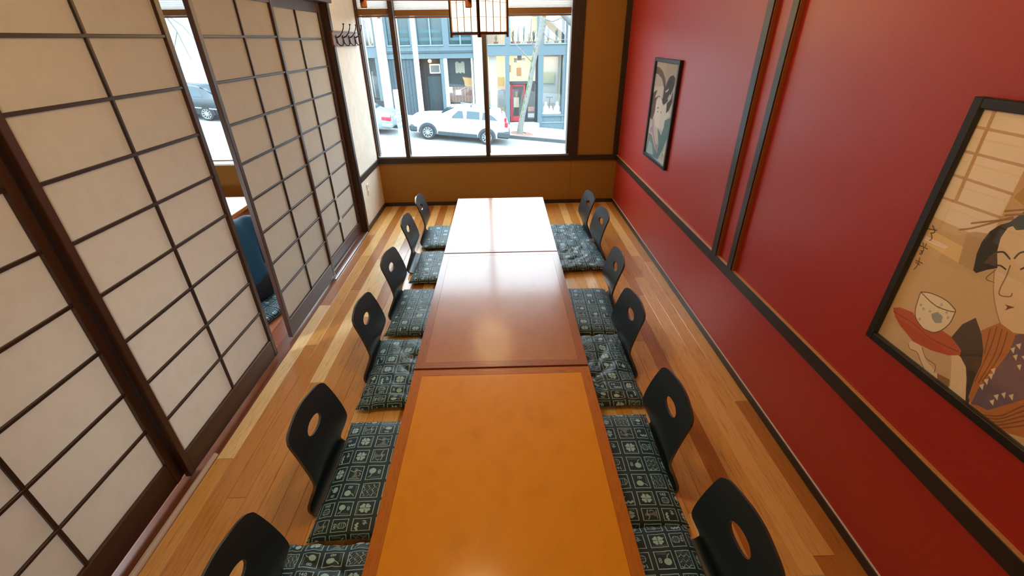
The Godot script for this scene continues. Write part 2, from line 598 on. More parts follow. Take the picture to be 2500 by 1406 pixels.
# ------------------------------------------------------------------ sliding doors
func shoji(called: String, xf: float, za: float, zb: float, label: String, dy := 0.0, patched := false) -> Node3D:
	# za nearer the viewpoint, zb farther; xf the face towards the room
	var d := thing(called, label, "sliding door", Vector3(xf, 0.0, (za + zb) * 0.5), 0.0, "sliding shoji doors along the left side", "structure")
	var w := za - zb
	var st := 0.031
	var t := 0.026
	var yb := 0.022
	var yt := 1.962
	var top := 1.905 + dy
	var bot := 0.139 + dy
	for s in [-1.0, 1.0]:
		part("stile", bx(Vector3(t, yt - yb, st), 0.002), M.shoji_wood, d, Vector3(-t / 2, (yt + yb) / 2, s * (w - st) / 2))
	part("bottom_rail", bx(Vector3(t - 0.002, bot - yb, w - 2 * st), 0.002), M.shoji_wood, d, Vector3(-t / 2 - 0.001, (bot + yb) / 2, 0))
	part("top_rail", bx(Vector3(t - 0.002, yt - top, w - 2 * st), 0.002), M.shoji_wood, d, Vector3(-t / 2 - 0.001, (yt + top) / 2, 0))
	var ys := [bot]
	for y in [0.336, 0.533, 0.733, 0.930, 1.128, 1.326, 1.526, 1.725]: ys.append(y + dy)
	ys.append(top)
	var iw := w - 2 * st
	part("lattice_upright", bx(Vector3(0.011, top - bot, 0.013), 0.0015), M.lattice, d, Vector3(-0.0095, (top + bot) / 2, 0))
	for i in range(1, ys.size() - 1):
		var bar := part("lattice_bar", bx(Vector3(0.010, 0.0125, iw), 0.0015), M.lattice, d, Vector3(-0.0085, ys[i], 0))
		if patched and i <= 3:
			bar.rotation.x = [0.0, 0.012, -0.008, 0.006][i]
			tag(part("tape_patch", bx(Vector3(0.003, 0.03 - 0.006 * i, 0.10 - 0.022 * i), 0.001), M.tape, d, Vector3(-0.0025, ys[i] + 0.003, -0.012), Vector3(0.05, 0, 0)), "clear tape over a mended lattice joint")
	for i in ys.size() - 1:
		for s in [-1.0, 1.0]:
			part("paper_pane", bx(Vector3(0.002, ys[i + 1] - ys[i], iw / 2), 0.0), M.paper, d, Vector3(-0.0175, (ys[i] + ys[i + 1]) / 2, s * iw / 4))
	return d

func shoji_doors():
	var near := shoji("door_1", -1.446, -0.462, -1.334, "shoji panel nearest the viewpoint, sliding behind its neighbour at the lower left", 0.006)
	part("gap_shade_strip", bx(Vector3(0.022, 1.94, 0.06), 0.002), M.shoji_wood, near, Vector3(-0.014, 0.992, -0.466))  # added dark strip, standing in for shade in the gap between panels
	shoji("door_2", -1.410, -1.342, -2.228, "large shoji panel left of the open gap, second from the viewpoint")
	shoji("door_3", -1.388, -2.394, -3.262, "shoji panel right of the open gap, its near stile seen end on")
	shoji("door_4", -1.428, -3.225, -4.205, "far shoji panel by the dark post, with taped lattice near the floor", -0.012, true)
	wallspan("trim_1", Vector3(-1.52, 1.962, -4.28), Vector3(-1.345, 2.06, -0.42), M.shoji_wood, "dark header beam over the sliding doors", "beam")
	# dark post with a lighter casing edge
	var p := thing("door_post", "tall dark brown post between the far shoji panel and the coat rack wall", "post", Vector3(-1.372, 0, -4.24), 0.0, "", "structure")
	span("post_body", Vector3(-0.15, -0.012, -0.04), Vector3(-0.012, 1.962, 0.0), M.shoji_wood, p, 0.002)
	span("casing", Vector3(-0.012, 0.0, -0.045), Vector3(0.0, 1.99, 0.004), M.darktrim, p, 0.002)
	var q := thing("door_jamb", "dark jamb at the near end of the sliding doors", "post", Vector3(-1.372, 0, -0.43), 0.0, "", "structure")
	span("post_body", Vector3(-0.13, -0.012, -0.03), Vector3(0.0, 1.962, 0.01), M.shoji_wood, q, 0.002)
	# threshold: red-brown sill with the worn track on it
	var s := thing("threshold", "reddish brown wooden threshold under the sliding doors", "threshold", Vector3(0, 0, 0), 0.0, "", "structure")
	span("sill_board", Vector3(-1.462, -0.12, ZB + 0.763), Vector3(-1.3725, 0.004, ZF), M.sill_red, s, 0.001)
	var tr := tag(span("door_track", Vector3(-1.392, 0.0042, -4.232), Vector3(-1.374, 0.014, -3.215), M.metal, null, 0.002), "bright metal door track on the floor before the far shoji panel", "track")
	var strip := MB.new()
	strip.tube([Vector3(0, 0, 0), Vector3(0, 0, 0.55), Vector3(0.001, 0, 1.15)], [0.0125, 0.0135, 0.0135], 12)
	tag(part("floor_strip", strip.done(), M.tape, null, Vector3(-1.384, 0.0045, -1.475)), "shiny worn strip along the threshold by the nearest shoji panel", "strip")
	for zz in [-3.5, -3.85]:
		var b := MB.new()
		b.lathe([Vector2(0.0035, 0), Vector2(0.0035, 0.0012), Vector2(0, 0.0018)], 10)
		part("track_screw", b.done(), M.black, tr, Vector3(0, 0.0045, zz + 3.72))

# ------------------------------------------------------------------ window wall
func blind(x0: float, x1: float, y0: float, label: String):
	var o := thing("cellular_blind", label, "blind", Vector3((x0 + x1) / 2, y0, ZB - 0.048), 0.0, "cellular blinds raised in the window bays")
	var w := x1 - x0
	var b := MB.new()
	var y := 0.072
	var k := 0
	while y < 0.50:
		var z0 := 0.012 if k % 2 == 0 else 0.0
		var z1 := 0.0 if k % 2 == 0 else 0.012
		b.quad(Vector3(-w / 2, y, z0), Vector3(w / 2, y, z0), Vector3(w / 2, y + 0.0085, z1), Vector3(-w / 2, y + 0.0085, z1), Vector3.ZERO)
		b.quad(Vector3(-w / 2, y, -z0 - 0.006), Vector3(w / 2, y, -z0 - 0.006), Vector3(w / 2, y + 0.0085, -z1 - 0.006), Vector3(-w / 2, y + 0.0085, -z1 - 0.006), Vector3.ZERO, true)
		y += 0.0085
		k += 1
	tag(part("pleated_fabric", b.done(), M.blind, o), "grey white pleated fabric", "", "", "")
	part("bottom_rail", bx(Vector3(w, 0.052, 0.03), 0.004), M.blind_rail, o, Vector3(0, 0.044, 0))
	part("rail_lip", bx(Vector3(w, 0.016, 0.022), 0.004), M.blind_rail, o, Vector3(0, 0.008, 0.0))
	part("pull_tab", bx(Vector3(0.034, 0.012, 0.006), 0.002), M.plate, o, Vector3(w * 0.18, -0.006, 0.012))

func sash(called: String, x0: float, x1: float, bars: Array, label: String):
	var wz := ZB - 0.06
	var o := thing(called, label, "window", Vector3(0, 0, 0), 0.0, "", "structure")
	var edges := [x0]
	for b in bars:
		span("mullion", Vector3(b[0], 0.55, ZB - 0.11), Vector3(b[1], 2.42, ZB - 0.002), M.window_frame, o, 0.003)
		span("mullion_edge", Vector3(b[1], 0.575, ZB - 0.105), Vector3(b[1] + 0.008, 2.40, ZB - 0.06), M.alu, o, 0.001)
		edges.append(b[0])
		edges.append(b[1])
	edges.append(x1)
	span("frame_sill", Vector3(x0, 0.5505, ZB - 0.14), Vector3(x1, 0.566, ZB - 0.003), M.alu, o, 0.003)
	span("frame_head", Vector3(x0, 2.40, ZB - 0.14), Vector3(x1, 2.42, ZB - 0.02), M.window_frame, o, 0.003)
	span("frame_jamb", Vector3(x0, 0.57, ZB - 0.11), Vector3(x0 + 0.012, 2.40, ZB - 0.03), M.window_frame, o, 0.002)
	span("frame_jamb", Vector3(x1 - 0.03, 0.57, ZB - 0.11), Vector3(x1, 2.40, ZB - 0.004), M.window_frame, o, 0.002)
	for i in range(0, edges.size(), 2):
		span("pane", Vector3(edges[i], 0.565, ZB - 0.104), Vector3(edges[i + 1], 2.405, ZB - 0.100), M.glass, o, 0.0)

func window_wall():
	var zo := ZB - 0.2
	wallspan("wall_back_low", Vector3(-1.5, -0.12, zo), Vector3(0.7735, 0.55, ZB), M.ochre, "ochre wall panel under the street window", "wall")
	wallspan("wall_back_low_end", Vector3(0.776, -0.12, zo), Vector3(XR, 0.55, ZB - 0.001), M.ochre, "narrow ochre wall panel below the rail at the red corner", "wall")
	wallspan("wall_back_side", Vector3(0.80, 0.55, zo), Vector3(XR, YC, ZB - 0.001), M.ochre, "tall ochre wall strip between window and red wall", "wall")
	wallspan("wall_back_top", Vector3(-4.6, 2.42, zo), Vector3(0.80, YC, ZB), M.ochre, "ochre wall strip over the windows", "wall")
	wallspan("wall_back_pier", Vector3(-1.62, 0.55, zo), Vector3(-1.3751, 2.42, ZB), M.cream, "narrow wall pier between the two street windows", "wall")
	wallspan("wall_back_left", Vector3(-4.6, -0.12, zo), Vector3(-1.5, 0.505, ZB), M.ochre, "ochre wall under the next room's window", "wall")
	sash("window_1", -1.375, 0.745, [[-1.066, -1.021], [-0.176, -0.132]], "three bay street window at the end of the dining room")
	sash("window_2", -4.45, -1.62, [[-3.9, -3.85], [-2.4, -2.35]], "street window of the next room seen through the door gap")
	# casing round the window
	wallspan("trim_2", Vector3(0.745, 0.55, ZB - 0.11), Vector3(0.836, 2.46, ZB + 0.014), M.darktrim, "dark casing on the right side of the street window", "trim")
	wallspan("trim_3", Vector3(-1.385, 0.55, ZB - 0.004), Vector3(-1.368, 2.42, ZB + 0.006), M.window_frame, "thin wooden edge between return wall and window", "trim")
	blind(-1.372, -1.070, 1.893, "short raised blind over the left window bay")
	blind(-1.010, -0.180, 1.880, "raised blind over the middle window bay behind the lantern")
	blind(-0.122, 0.710, 1.886, "raised blind over the right window bay")
	blind(-3.84, -2.41, 1.91, "raised blind in the next room's window")

func wall_trim():
	var t: Material = M.darktrim
	var r := thing("trim_4", "dark rail along the red wall with a bare wooden top edge", "rail", Vector3.ZERO, 0.0, "", "structure")
	span("rail_board", Vector3(XR - 0.016, 0.485, ZB), Vector3(XR, 0.546, ZF), t, r, 0.001)
	span("rail_cap", Vector3(XR - 0.014, 0.546, ZB), Vector3(XR, 0.5495, ZF), M.railwood, r, 0.0005)
	wallspan("trim_5", Vector3(-1.372, 0.493, ZB), Vector3(XR - 0.016, 0.55, ZB + 0.016), t, "dark horizontal rail under the street window", "rail")
	span_trim("trim_6", Vector3(-1.385, 0.49, ZB + 0.016), Vector3(-1.370, 0.548, -4.285), t, "short dark rail on the return wall", "rail")
	wallspan("trim_7", Vector3(1.236, 0.55, ZB), Vector3(XR, YC, ZB + 0.03), t, "dark upright in the corner beside the red wall", "trim")
	var b := thing("baseboard_right", "dark baseboard along the red wall with a chipped pale top edge", "baseboard", Vector3.ZERO, 0.0, "", "structure")
	span("board", Vector3(XR - 0.010, 0.0, ZB), Vector3(XR, 0.042, ZF), t, b, 0.001)
	span("caulk_line", Vector3(XR - 0.006, 0.042, ZB), Vector3(XR, 0.0455, ZF), M.white_line, b, 0.0)
	wallspan("baseboard_back", Vector3(-1.375, 0.0, ZB), Vector3(XR - 0.010, 0.042, ZB + 0.010), t, "dark baseboard under the street window", "baseboard")
	wallspan("baseboard_left", Vector3(-1.385, 0.0, ZB + 0.010), Vector3(-1.373, 0.04, -4.285), t, "short dark baseboard on the return wall", "baseboard")
	# the two uprights on the red wall: dark faces on raw brown battens
	for q in [[-2.441, -2.385], [-2.232, -2.186]]:
		var s := thing("wall_batten", "left one of the two dark upright battens on the red wall" if q[0] < -2.4 else "right one of the two dark upright battens on the red wall", "batten", Vector3(XR, 0.5495, q[0]), 0.0, "battens on the red wall")
		span("batten_body", Vector3(-0.020, 0, 0.001), Vector3(0, YC - 0.56, q[1] - q[0] + 0.006), M.striped_side, s, 0.001)
		span("dark_face", Vector3(-0.027, 0, 0), Vector3(-0.0202, YC - 0.56, q[1] - q[0]), M.darktrim, s, 0.001)

func span_trim(called: String, lo: Vector3, hi: Vector3, m: Material, label: String, category: String):
	return wallspan(called, lo, hi, m, label, category)

# ------------------------------------------------------------------ tables
func tables():
	var zs := [[-4.245, -2.979], [-2.964, -1.671], [-1.660, -0.40]]
	var labels := ["far low lacquered table under the window, whitened by its glare", "middle reddish brown low table showing the window's reflection", "nearest low table with an amber veneer centre"]
	for i in 3:
		var z0: float = zs[i][0]
		var z1: float = zs[i][1]
		var l := z1 - z0
		var w: float = 0.832
		var xc := -0.026
		var yt: float = 0.33 if i < 2 else 0.327
		var o := thing("low_table", labels[i], "table", Vector3(xc, 0, (z0 + z1) / 2), 0.0, "low tables set end to end")
		var bw := 0.042
		var th := 0.036
		var mt: Array = M.table_top[i]
		part("veneer_panel", bx(Vector3(w - 2 * bw, th - 0.006, l - 2 * bw), 0.001), mt[0], o, Vector3(0, yt - th / 2 + 0.0026, 0))
		for s in [-1.0, 1.0]:
			# mitred border boards
			var b := MB.new()
			var poly := PackedVector2Array([Vector2(-l / 2, w / 2), Vector2(l / 2, w / 2), Vector2(l / 2 - bw, w / 2 - bw), Vector2(-l / 2 + bw, w / 2 - bw)])
			b.prism(poly, -th, 0.0, Basis(Vector3(0, 0, -1), Vector3(-1, 0, 0), Vector3(0, 1, 0)) if s < 0 else Basis(Vector3(0, 0, 1), Vector3(1, 0, 0), Vector3(0, 1, 0)))
			part("border_board", b.done(), mt[1], o, Vector3(0, yt, 0))
			var c := MB.new()
			var pol2 := PackedVector2Array([Vector2(-w / 2, l / 2), Vector2(w / 2, l / 2), Vector2(w / 2 - bw, l / 2 - bw), Vector2(-w / 2 + bw, l / 2 - bw)])
			c.prism(pol2, -th, 0.0, Basis(Vector3(s, 0, 0), Vector3(0, 0, s), Vector3(0, 1, 0)))
			part("border_board", c.done(), mt[2], o, Vector3(0, yt, 0))
			part("apron", bx(Vector3(0.022, 0.05, l - 0.16), 0.002), M.table_leg, o, Vector3(s * (w / 2 - 0.15), yt - th - 0.025, 0))
			part("apron", bx(Vector3(w - 0.34, 0.05, 0.022), 0.002), M.table_leg, o, Vector3(0, yt - th - 0.025, s * (l / 2 - 0.06)))
			for e in [-1.0, 1.0]:
				var lg := MB.new()
				lg.box(Vector3(0, (yt - th) / 2, 0), Vector3(0.06, yt - th, 0.06), 0.004)
				part("leg", lg.done(), M.table_leg, o, Vector3(s * (w / 2 - 0.15), 0, e * (l / 2 - 0.06)))

# ------------------------------------------------------------------ legless chairs and cushions
func chair_curve() -> Array:
	var key := [Vector2(-0.41, 0.010), Vector2(-0.25, 0.007), Vector2(-0.10, 0.007), Vector2(-0.045, 0.009), Vector2(-0.012, 0.022), Vector2(-0.002, 0.050), Vector2(-0.014, 0.100), Vector2(-0.031, 0.150), Vector2(-0.041, 0.195), Vector2(-0.034, 0.250), Vector2(-0.012, 0.330), Vector2(0.013, 0.400), Vector2(0.026, 0.440)]
	var p := []
	for i in key.size() - 1:
		for k in 8:
			p.append(key[i].cubic_interpolate(key[i + 1], key[max(i - 1, 0)], key[min(i + 2, key.size() - 1)], k / 8.0))
	p.append(key[key.size() - 1])
	return p

func chair_mesh() -> Array:
	var cv := chair_curve()
	var acc := [0.0]
	for i in range(1, cv.size()): acc.append(acc[i - 1] + cv[i].distance_to(cv[i - 1]))
	var total: float = acc[acc.size() - 1]
	var sy := func(y: float) -> float:                 # arc length at a height on the back
		for i in range(30, cv.size()):
			if cv[i].y >= y: return acc[i]
		return total
	# outline in (arc length, half width), up one side
	var half := [Vector2(0.0, 0.150), Vector2(0.03, 0.180), Vector2(0.08, 0.192), Vector2(0.30, 0.196)]
	for q in [[0.03, 0.190], [0.055, 0.182], [0.085, 0.172], [0.115, 0.170], [0.145, 0.175], [0.175, 0.182], [0.20, 0.184], [0.235, 0.1835], [0.30, 0.180], [0.36, 0.175], [0.385, 0.171], [0.398, 0.164], [0.407, 0.150], [0.416, 0.115], [0.423, 0.07], [0.427, 0.03]]:
		half.append(Vector2(sy.call(q[0]), q[1]))
	var out := PackedVector2Array()
	for q in half: out.append(q)
	for i in range(half.size() - 1, -1, -1): out.append(Vector2(half[i].x, -half[i].y))
	for pass_no in 2:                                   # round the corners
		var soft := PackedVector2Array()
		for i in out.size():
			var p0 := out[i]
			var p1 := out[(i + 1) % out.size()]
			soft.append(p0.lerp(p1, 0.25))
			soft.append(p0.lerp(p1, 0.75))
		out = soft
	var hc: float = sy.call(0.322)
	var hole := PackedVector2Array()
	for k in 28: hole.append(Vector2(hc + 0.026 * sin(TAU * k / 28), 0.060 * cos(TAU * k / 28)))
	var th := 0.011
	var place := func(q: Vector2, side: float) -> Array:
		var i := 1
		while i < acc.size() - 1 and acc[i] < q.x: i += 1
		var t: float = (q.x - acc[i - 1]) / (acc[i] - acc[i - 1])
		var c: Vector2 = cv[i - 1].lerp(cv[i], t)
		var d0: Vector2 = (cv[min(i, cv.size() - 1)] - cv[max(i - 2, 0)]).normalized()
		var d1: Vector2 = (cv[min(i + 1, cv.size() - 1)] - cv[i - 1]).normalized()
		var d: Vector2 = d0.lerp(d1, t).normalized()
		var n := Vector2(-d.y, d.x)                    # towards the sitter
		# a gentle hollow across the back
		var bow: float = clamp((c.y - 0.05) / 0.15, 0.0, 1.0) * 0.10 * q.y * q.y / 0.18
		c += n * (side * th / 2 + bow)
		var nn := n.rotated(0.0)
		return [Vector3(c.x, c.y, q.y), Vector3(nn.x, nn.y, 0) * side]
	var b := MB.new()
	var ns := 46
	var nz := 14
	for i in ns:
		for j in nz:
			var s0 := total * i / ns
			var s1 := total * (i + 1) / ns
			var z0 := -0.2 + 0.4 * j / nz
			var z1 := -0.2 + 0.4 * (j + 1) / nz
			var cell := PackedVector2Array([Vector2(s0, z0), Vector2(s1, z0), Vector2(s1, z1), Vector2(s0, z1)])
			for pc in Geometry2D.intersect_polygons(cell, out):
				var pieces := [pc]
				if abs((s0 + s1) / 2 - hc) < 0.06 and abs((z0 + z1) / 2) < 0.1:
					pieces = Geometry2D.clip_polygons(pc, hole)
				for pp in pieces:
					var idx := Geometry2D.triangulate_polygon(pp)
					for k in range(0, idx.size(), 3):
						for side in [1.0, -1.0]:
							var A = place.call(pp[idx[k]], side)
							var B = place.call(pp[idx[k + 1]], side)
							var C = place.call(pp[idx[k + 2]], side)
							b.tri(A[0], B[0], C[0], A[1], B[1], C[1])
	var e := [MB.new(), MB.new()]
	for ri in 2:
		var ring: PackedVector2Array = [out, hole][ri]
		# fine steps along the rim so that it follows the curve
		var fine := PackedVector2Array()
		for i in ring.size():
			var p: Vector2 = ring[i]
			var q: Vector2 = ring[(i + 1) % ring.size()]
			var n: int = max(1, int(ceil(p.distance_to(q) / 0.012)))
			for k in n: fine.append(p.lerp(q, float(k) / n))
		for i in fine.size():
			var p := fine[i]
			var q := fine[(i + 1) % fine.size()]
			var A = place.call(p, 1.0)
			var B = place.call(q, 1.0)
			var C = place.call(q, -1.0)
			var D = place.call(p, -1.0)
			var mid: Vector3 = (A[0] + B[0] + C[0] + D[0]) / 4
			var nrm: Vector3 = (B[0] - A[0]).cross(D[0] - A[0]).normalized()
			var test: Vector2 = (p + q) / 2
			var inside: bool = Geometry2D.is_point_in_polygon(test + (q - p).orthogonal().normalized() * 0.002, out) and not Geometry2D.is_point_in_polygon(test + (q - p).orthogonal().normalized() * 0.002, hole)
			# the outside lies where the sheet is not
			var dirp := (q - p).orthogonal().normalized() * (-1.0 if inside else 1.0)
			var outp = place.call(test + dirp * 0.004, 0.0)
			if nrm.dot(outp[0] - mid) < 0: nrm = -nrm
			e[ri].quad(A[0], B[0], C[0], D[0], nrm)
	return [b.done(), e[0].done(), e[1].done()]

func cushion_mesh(sd: int, wx: float, wz: float, rough: float) -> Array:
	var n := FastNoiseLite.new()
	n.seed = sd
	n.frequency = 1.0
	n.fractal_octaves = 3
	n.noise_type = FastNoiseLite.TYPE_SIMPLEX_SMOOTH
	var nx := 44
	var nz := 52
	var r := RandomNumberGenerator.new()
	r.seed = sd
	var off := Vector2(r.randi() % 8, r.randi() % 8) / 8.0 + Vector2(0.02, 0.03)
	var creases := []
	for k in int(2 + rough * 5):
		creases.append([Vector2(r.randf_range(-0.6, 0.6), r.randf_range(-0.7, 0.7)), r.randf_range(0, PI), r.randf_range(0.15, 0.4), r.randf_range(0.5, 1.0)])
	var top := func(u: float, v: float, lower: bool) -> Vector3:
		# u, v in -1..1
		var ex := 1.0 - pow(abs(u), 5.0)
		var ez := 1.0 - pow(abs(v), 5.0)
		var dome: float = pow(max(0.0, ex * ez), 0.42)
		var pinch := 1.0 - 0.035 * (pow(abs(u), 3.0) * (1.0 - v * v) + 0.0)
		var pinz := 1.0 - 0.035 * pow(abs(v), 3.0) * (1.0 - u * u)
		var x := u * wx / 2 * pinch + 0.006 * rough * n.get_noise_2d(v * 3.0, u * 1.0 + 9)
		var z := v * wz / 2 * pinz + 0.012 * rough * n.get_noise_2d(u * 3.0 + 20, v)
		var y := 0.0
		if lower:
			y = 0.0125 * (1.0 - dome) + 0.0005
		else:
			var w := 0.0
			for c in creases:
				var d: Vector2 = (Vector2(u, v) - c[0]).rotated(-c[1])
				w += c[3] * exp(-pow(d.y / 0.055, 2.0)) * exp(-pow(d.x / c[2], 2.0))
			var edge: float = max(abs(u), abs(v))
			var fold: float = sin((v if abs(u) > abs(v) else u) * 34.0 + n.get_noise_2d(u * 2.0, v * 2.0) * 6.0) * exp(-pow((1.0 - edge) / 0.10, 2.0))
			y = 0.014 + 0.036 * dome + dome * rough * 0.011 * n.get_noise_2d(u * 2.2 + sd, v * 2.2) - dome * w * 0.016 * rough + 0.0035 * fold * (0.4 + rough) * dome
		return Vector3(x, y, z)
	var meshes := []
	for lower in [false, true]:
		var b := MB.new()
		var P := []
		for i in nx + 1:
			var row := []
			for j in nz + 1:
				# finer steps towards the rim
				var u := sin((2.0 * i / nx - 1.0) * PI / 2)
				var v := sin((2.0 * j / nz - 1.0) * PI / 2)
				row.append(top.call(u * 0.35 + 0.65 * (2.0 * i / nx - 1.0), v * 0.35 + 0.65 * (2.0 * j / nz - 1.0), lower))
			P.append(row)
		var nrm := func(i: int, j: int) -> Vector3:
			var a: Vector3 = P[min(i + 1, nx)][j] - P[max(i - 1, 0)][j]
			var c: Vector3 = P[i][min(j + 1, nz)] - P[i][max(j - 1, 0)]
			var m := c.cross(a).normalized()
			return m if (m.y > 0.0) != lower else -m
		for i in nx:
			for j in nz:
				var q := []
				for e in [[i, j], [i + 1, j], [i + 1, j + 1], [i, j + 1]]:
					var p: Vector3 = P[e[0]][e[1]]
					q.append([p, nrm.call(e[0], e[1]), off + Vector2((2.0 * e[0] / nx - 1.0) * wx / 2, (2.0 * e[1] / nz - 1.0) * wz / 2) / 0.6])
				b.tri(q[0][0], q[1][0], q[2][0], q[0][1], q[1][1], q[2][1], q[0][2], q[1][2], q[2][2])
				b.tri(q[0][0], q[2][0], q[3][0], q[0][1], q[2][1], q[3][1], q[0][2], q[2][2], q[3][2])
		meshes.append(b.done())
	return meshes

func seats():
	var cm := chair_mesh()
	var chair0: Node3D = null
	var where := ["by the window wall", "second from the window", "third from the window", "fourth from the window", "second from the viewpoint", "nearest the viewpoint"]
	var left := [[-0.784, -4.02, 1.4], [-0.81, -3.478, 0.5], [-0.798, -2.768, -2.4], [-0.803, -2.122, 0.5], [-0.812, -1.332, -1.9], [-0.825, -0.729, -0.1]]
	var right := [[0.818, -4.03, 2.9], [0.847, -3.559, 2.9], [0.771, -2.694, -2.5], [0.722, -2.101, 2.3], [0.705, -1.376, 0.2], [0.729, -0.804, 3.1]]
	for side in 2:
		for i in 6:
			var q: Array = [left, right][side][i]
			var o: Node3D
			var lab := "black legless chair with an oval grip hole, %s table, %s" % ["left of" if side == 0 else "right of", where[i]]
			if chair0 == null:
				o = thing("legless_chair", lab, "chair", Vector3.ZERO, 0.0, "black legless chairs along the tables")
				part("bent_shell", cm[0], M.chair, o)
				tag(part("rim", cm[1], M.chair_edge_glint, o), "thin glossy plywood edge, coloured paler for the window glints")
				tag(part("grip_hole_rim", cm[2], M.chair_edge_glint, o), "edge of the oval grip hole")
				chair0 = o
			else:
				o = chair0.duplicate()
				o.name = numbered("legless_chair")
				add_child(o)
				o.set_meta("label", lab)
			o.position = Vector3(q[0], 0, q[1])
			# the shell's back points along +x; the left row turns round
			o.rotation.y = deg_to_rad(q[2]) + (PI if side == 0 else 0.0)
	# cushions: x of the outer edge, z near and far, wrinkling, turn
	var lc := [[-0.765, -3.735, -4.275, 0.3, 1.0], [-0.755, -3.072, -3.655, 0.35, -1.0], [-0.785, -2.361, -2.968, 0.25, -1.5], [-0.795, -1.715, -2.325, 0.8, 0.5], [-0.785, -1.020, -1.630, 0.2, 0.5], [-0.845, -0.415, -1.018, 0.6, 1.0]]
	var rc := [[0.800, -3.66, -4.245, 0.8, 1.0], [0.850, -3.225, -3.84, 1.0, 2.5], [0.748, -2.325, -2.925, 0.2, -2.0], [0.722, -1.685, -2.318, 1.0, 0.5], [0.695, -1.025, -1.625, 0.15, 0.0], [0.695, -0.44, -1.045, 0.2, 1.0]]
	var looks := ["smooth", "lightly creased", "rumpled"]
	for side in 2:
		for i in 6:
			var q: Array = [lc, rc][side][i]
			var wx := 0.52
			var wz: float = q[1] - q[2]
			var x: float = q[0] + (wx / 2 if side == 0 else -wx / 2)
			var m := cushion_mesh(100 + side * 10 + i, wx, wz, q[3])
			var look: String = looks[0 if q[3] < 0.28 else 1 if q[3] < 0.7 else 2]
			var o := thing("floor_cushion", "%s stamp-print floor cushion on the chair %s, %s of the tables" % [look, where[i], "left" if side == 0 else "right"], "cushion", Vector3(x, 0.0165 + (0.006 if side == 1 and (i == 1 or i == 4) else 0.0), (q[1] + q[2]) / 2), deg_to_rad(q[4]), "stamp-print floor cushions")
			part("cover_top", m[0], M.fabric, o)
			part("cover_underside", m[1], M.fabric, o)

# ------------------------------------------------------------------ pictures
func picture(z0: float, z1: float, y0: float, y1: float, art: Texture2D, label: String):
	var o := thing("framed_picture", label, "picture", Vector3(XR, y0, (z0 + z1) / 2), 0.0, "framed portraits on the red wall")
	var w := z1 - z0
	var h := y1 - y0
	var f := 0.027
	var d := 0.026
	for s in [-1.0, 1.0]:
		part("frame_side", bx(Vector3(d, h, f), 0.002), M.frame, o, Vector3(-d / 2, h / 2, s * (w - f) / 2))
		part("frame_rail", bx(Vector3(d, f, w - 2 * f), 0.002), M.frame, o, Vector3(-d / 2, f / 2 if s < 0 else h - f / 2, 0))
	part("backing", bx(Vector3(0.006, h - 0.02, w - 0.02), 0.0), M.black, o, Vector3(-0.004, h / 2, 0))
	var b := MB.new()
	var e := f - 0.003
	var hw := w / 2 - e
	b.quad(Vector3(-0.0095, h - e, -hw), Vector3(-0.0095, h - e, hw), Vector3(-0.0095, e, hw), Vector3(-0.0095, e, -hw), Vector3.LEFT)
	var m := StandardMaterial3D.new()
	m.albedo_texture = art
	m.roughness = 0.7
	part("print", b.done(), m, o)
	part("glazing", bx(Vector3(0.002, h - 2 * f, w - 2 * f), 0.0), M.picture_glass, o, Vector3(-0.014, h / 2, 0))

func pictures():
	picture(-4.043, -3.462, 0.776, 1.548, art_far(), "small looking far portrait print of a woman in teal robes, nearer the window")
	picture(-1.252, -0.667, 0.773, 1.549, art_near(), "large foreground portrait print of a woman in purple robes with a tea cup")

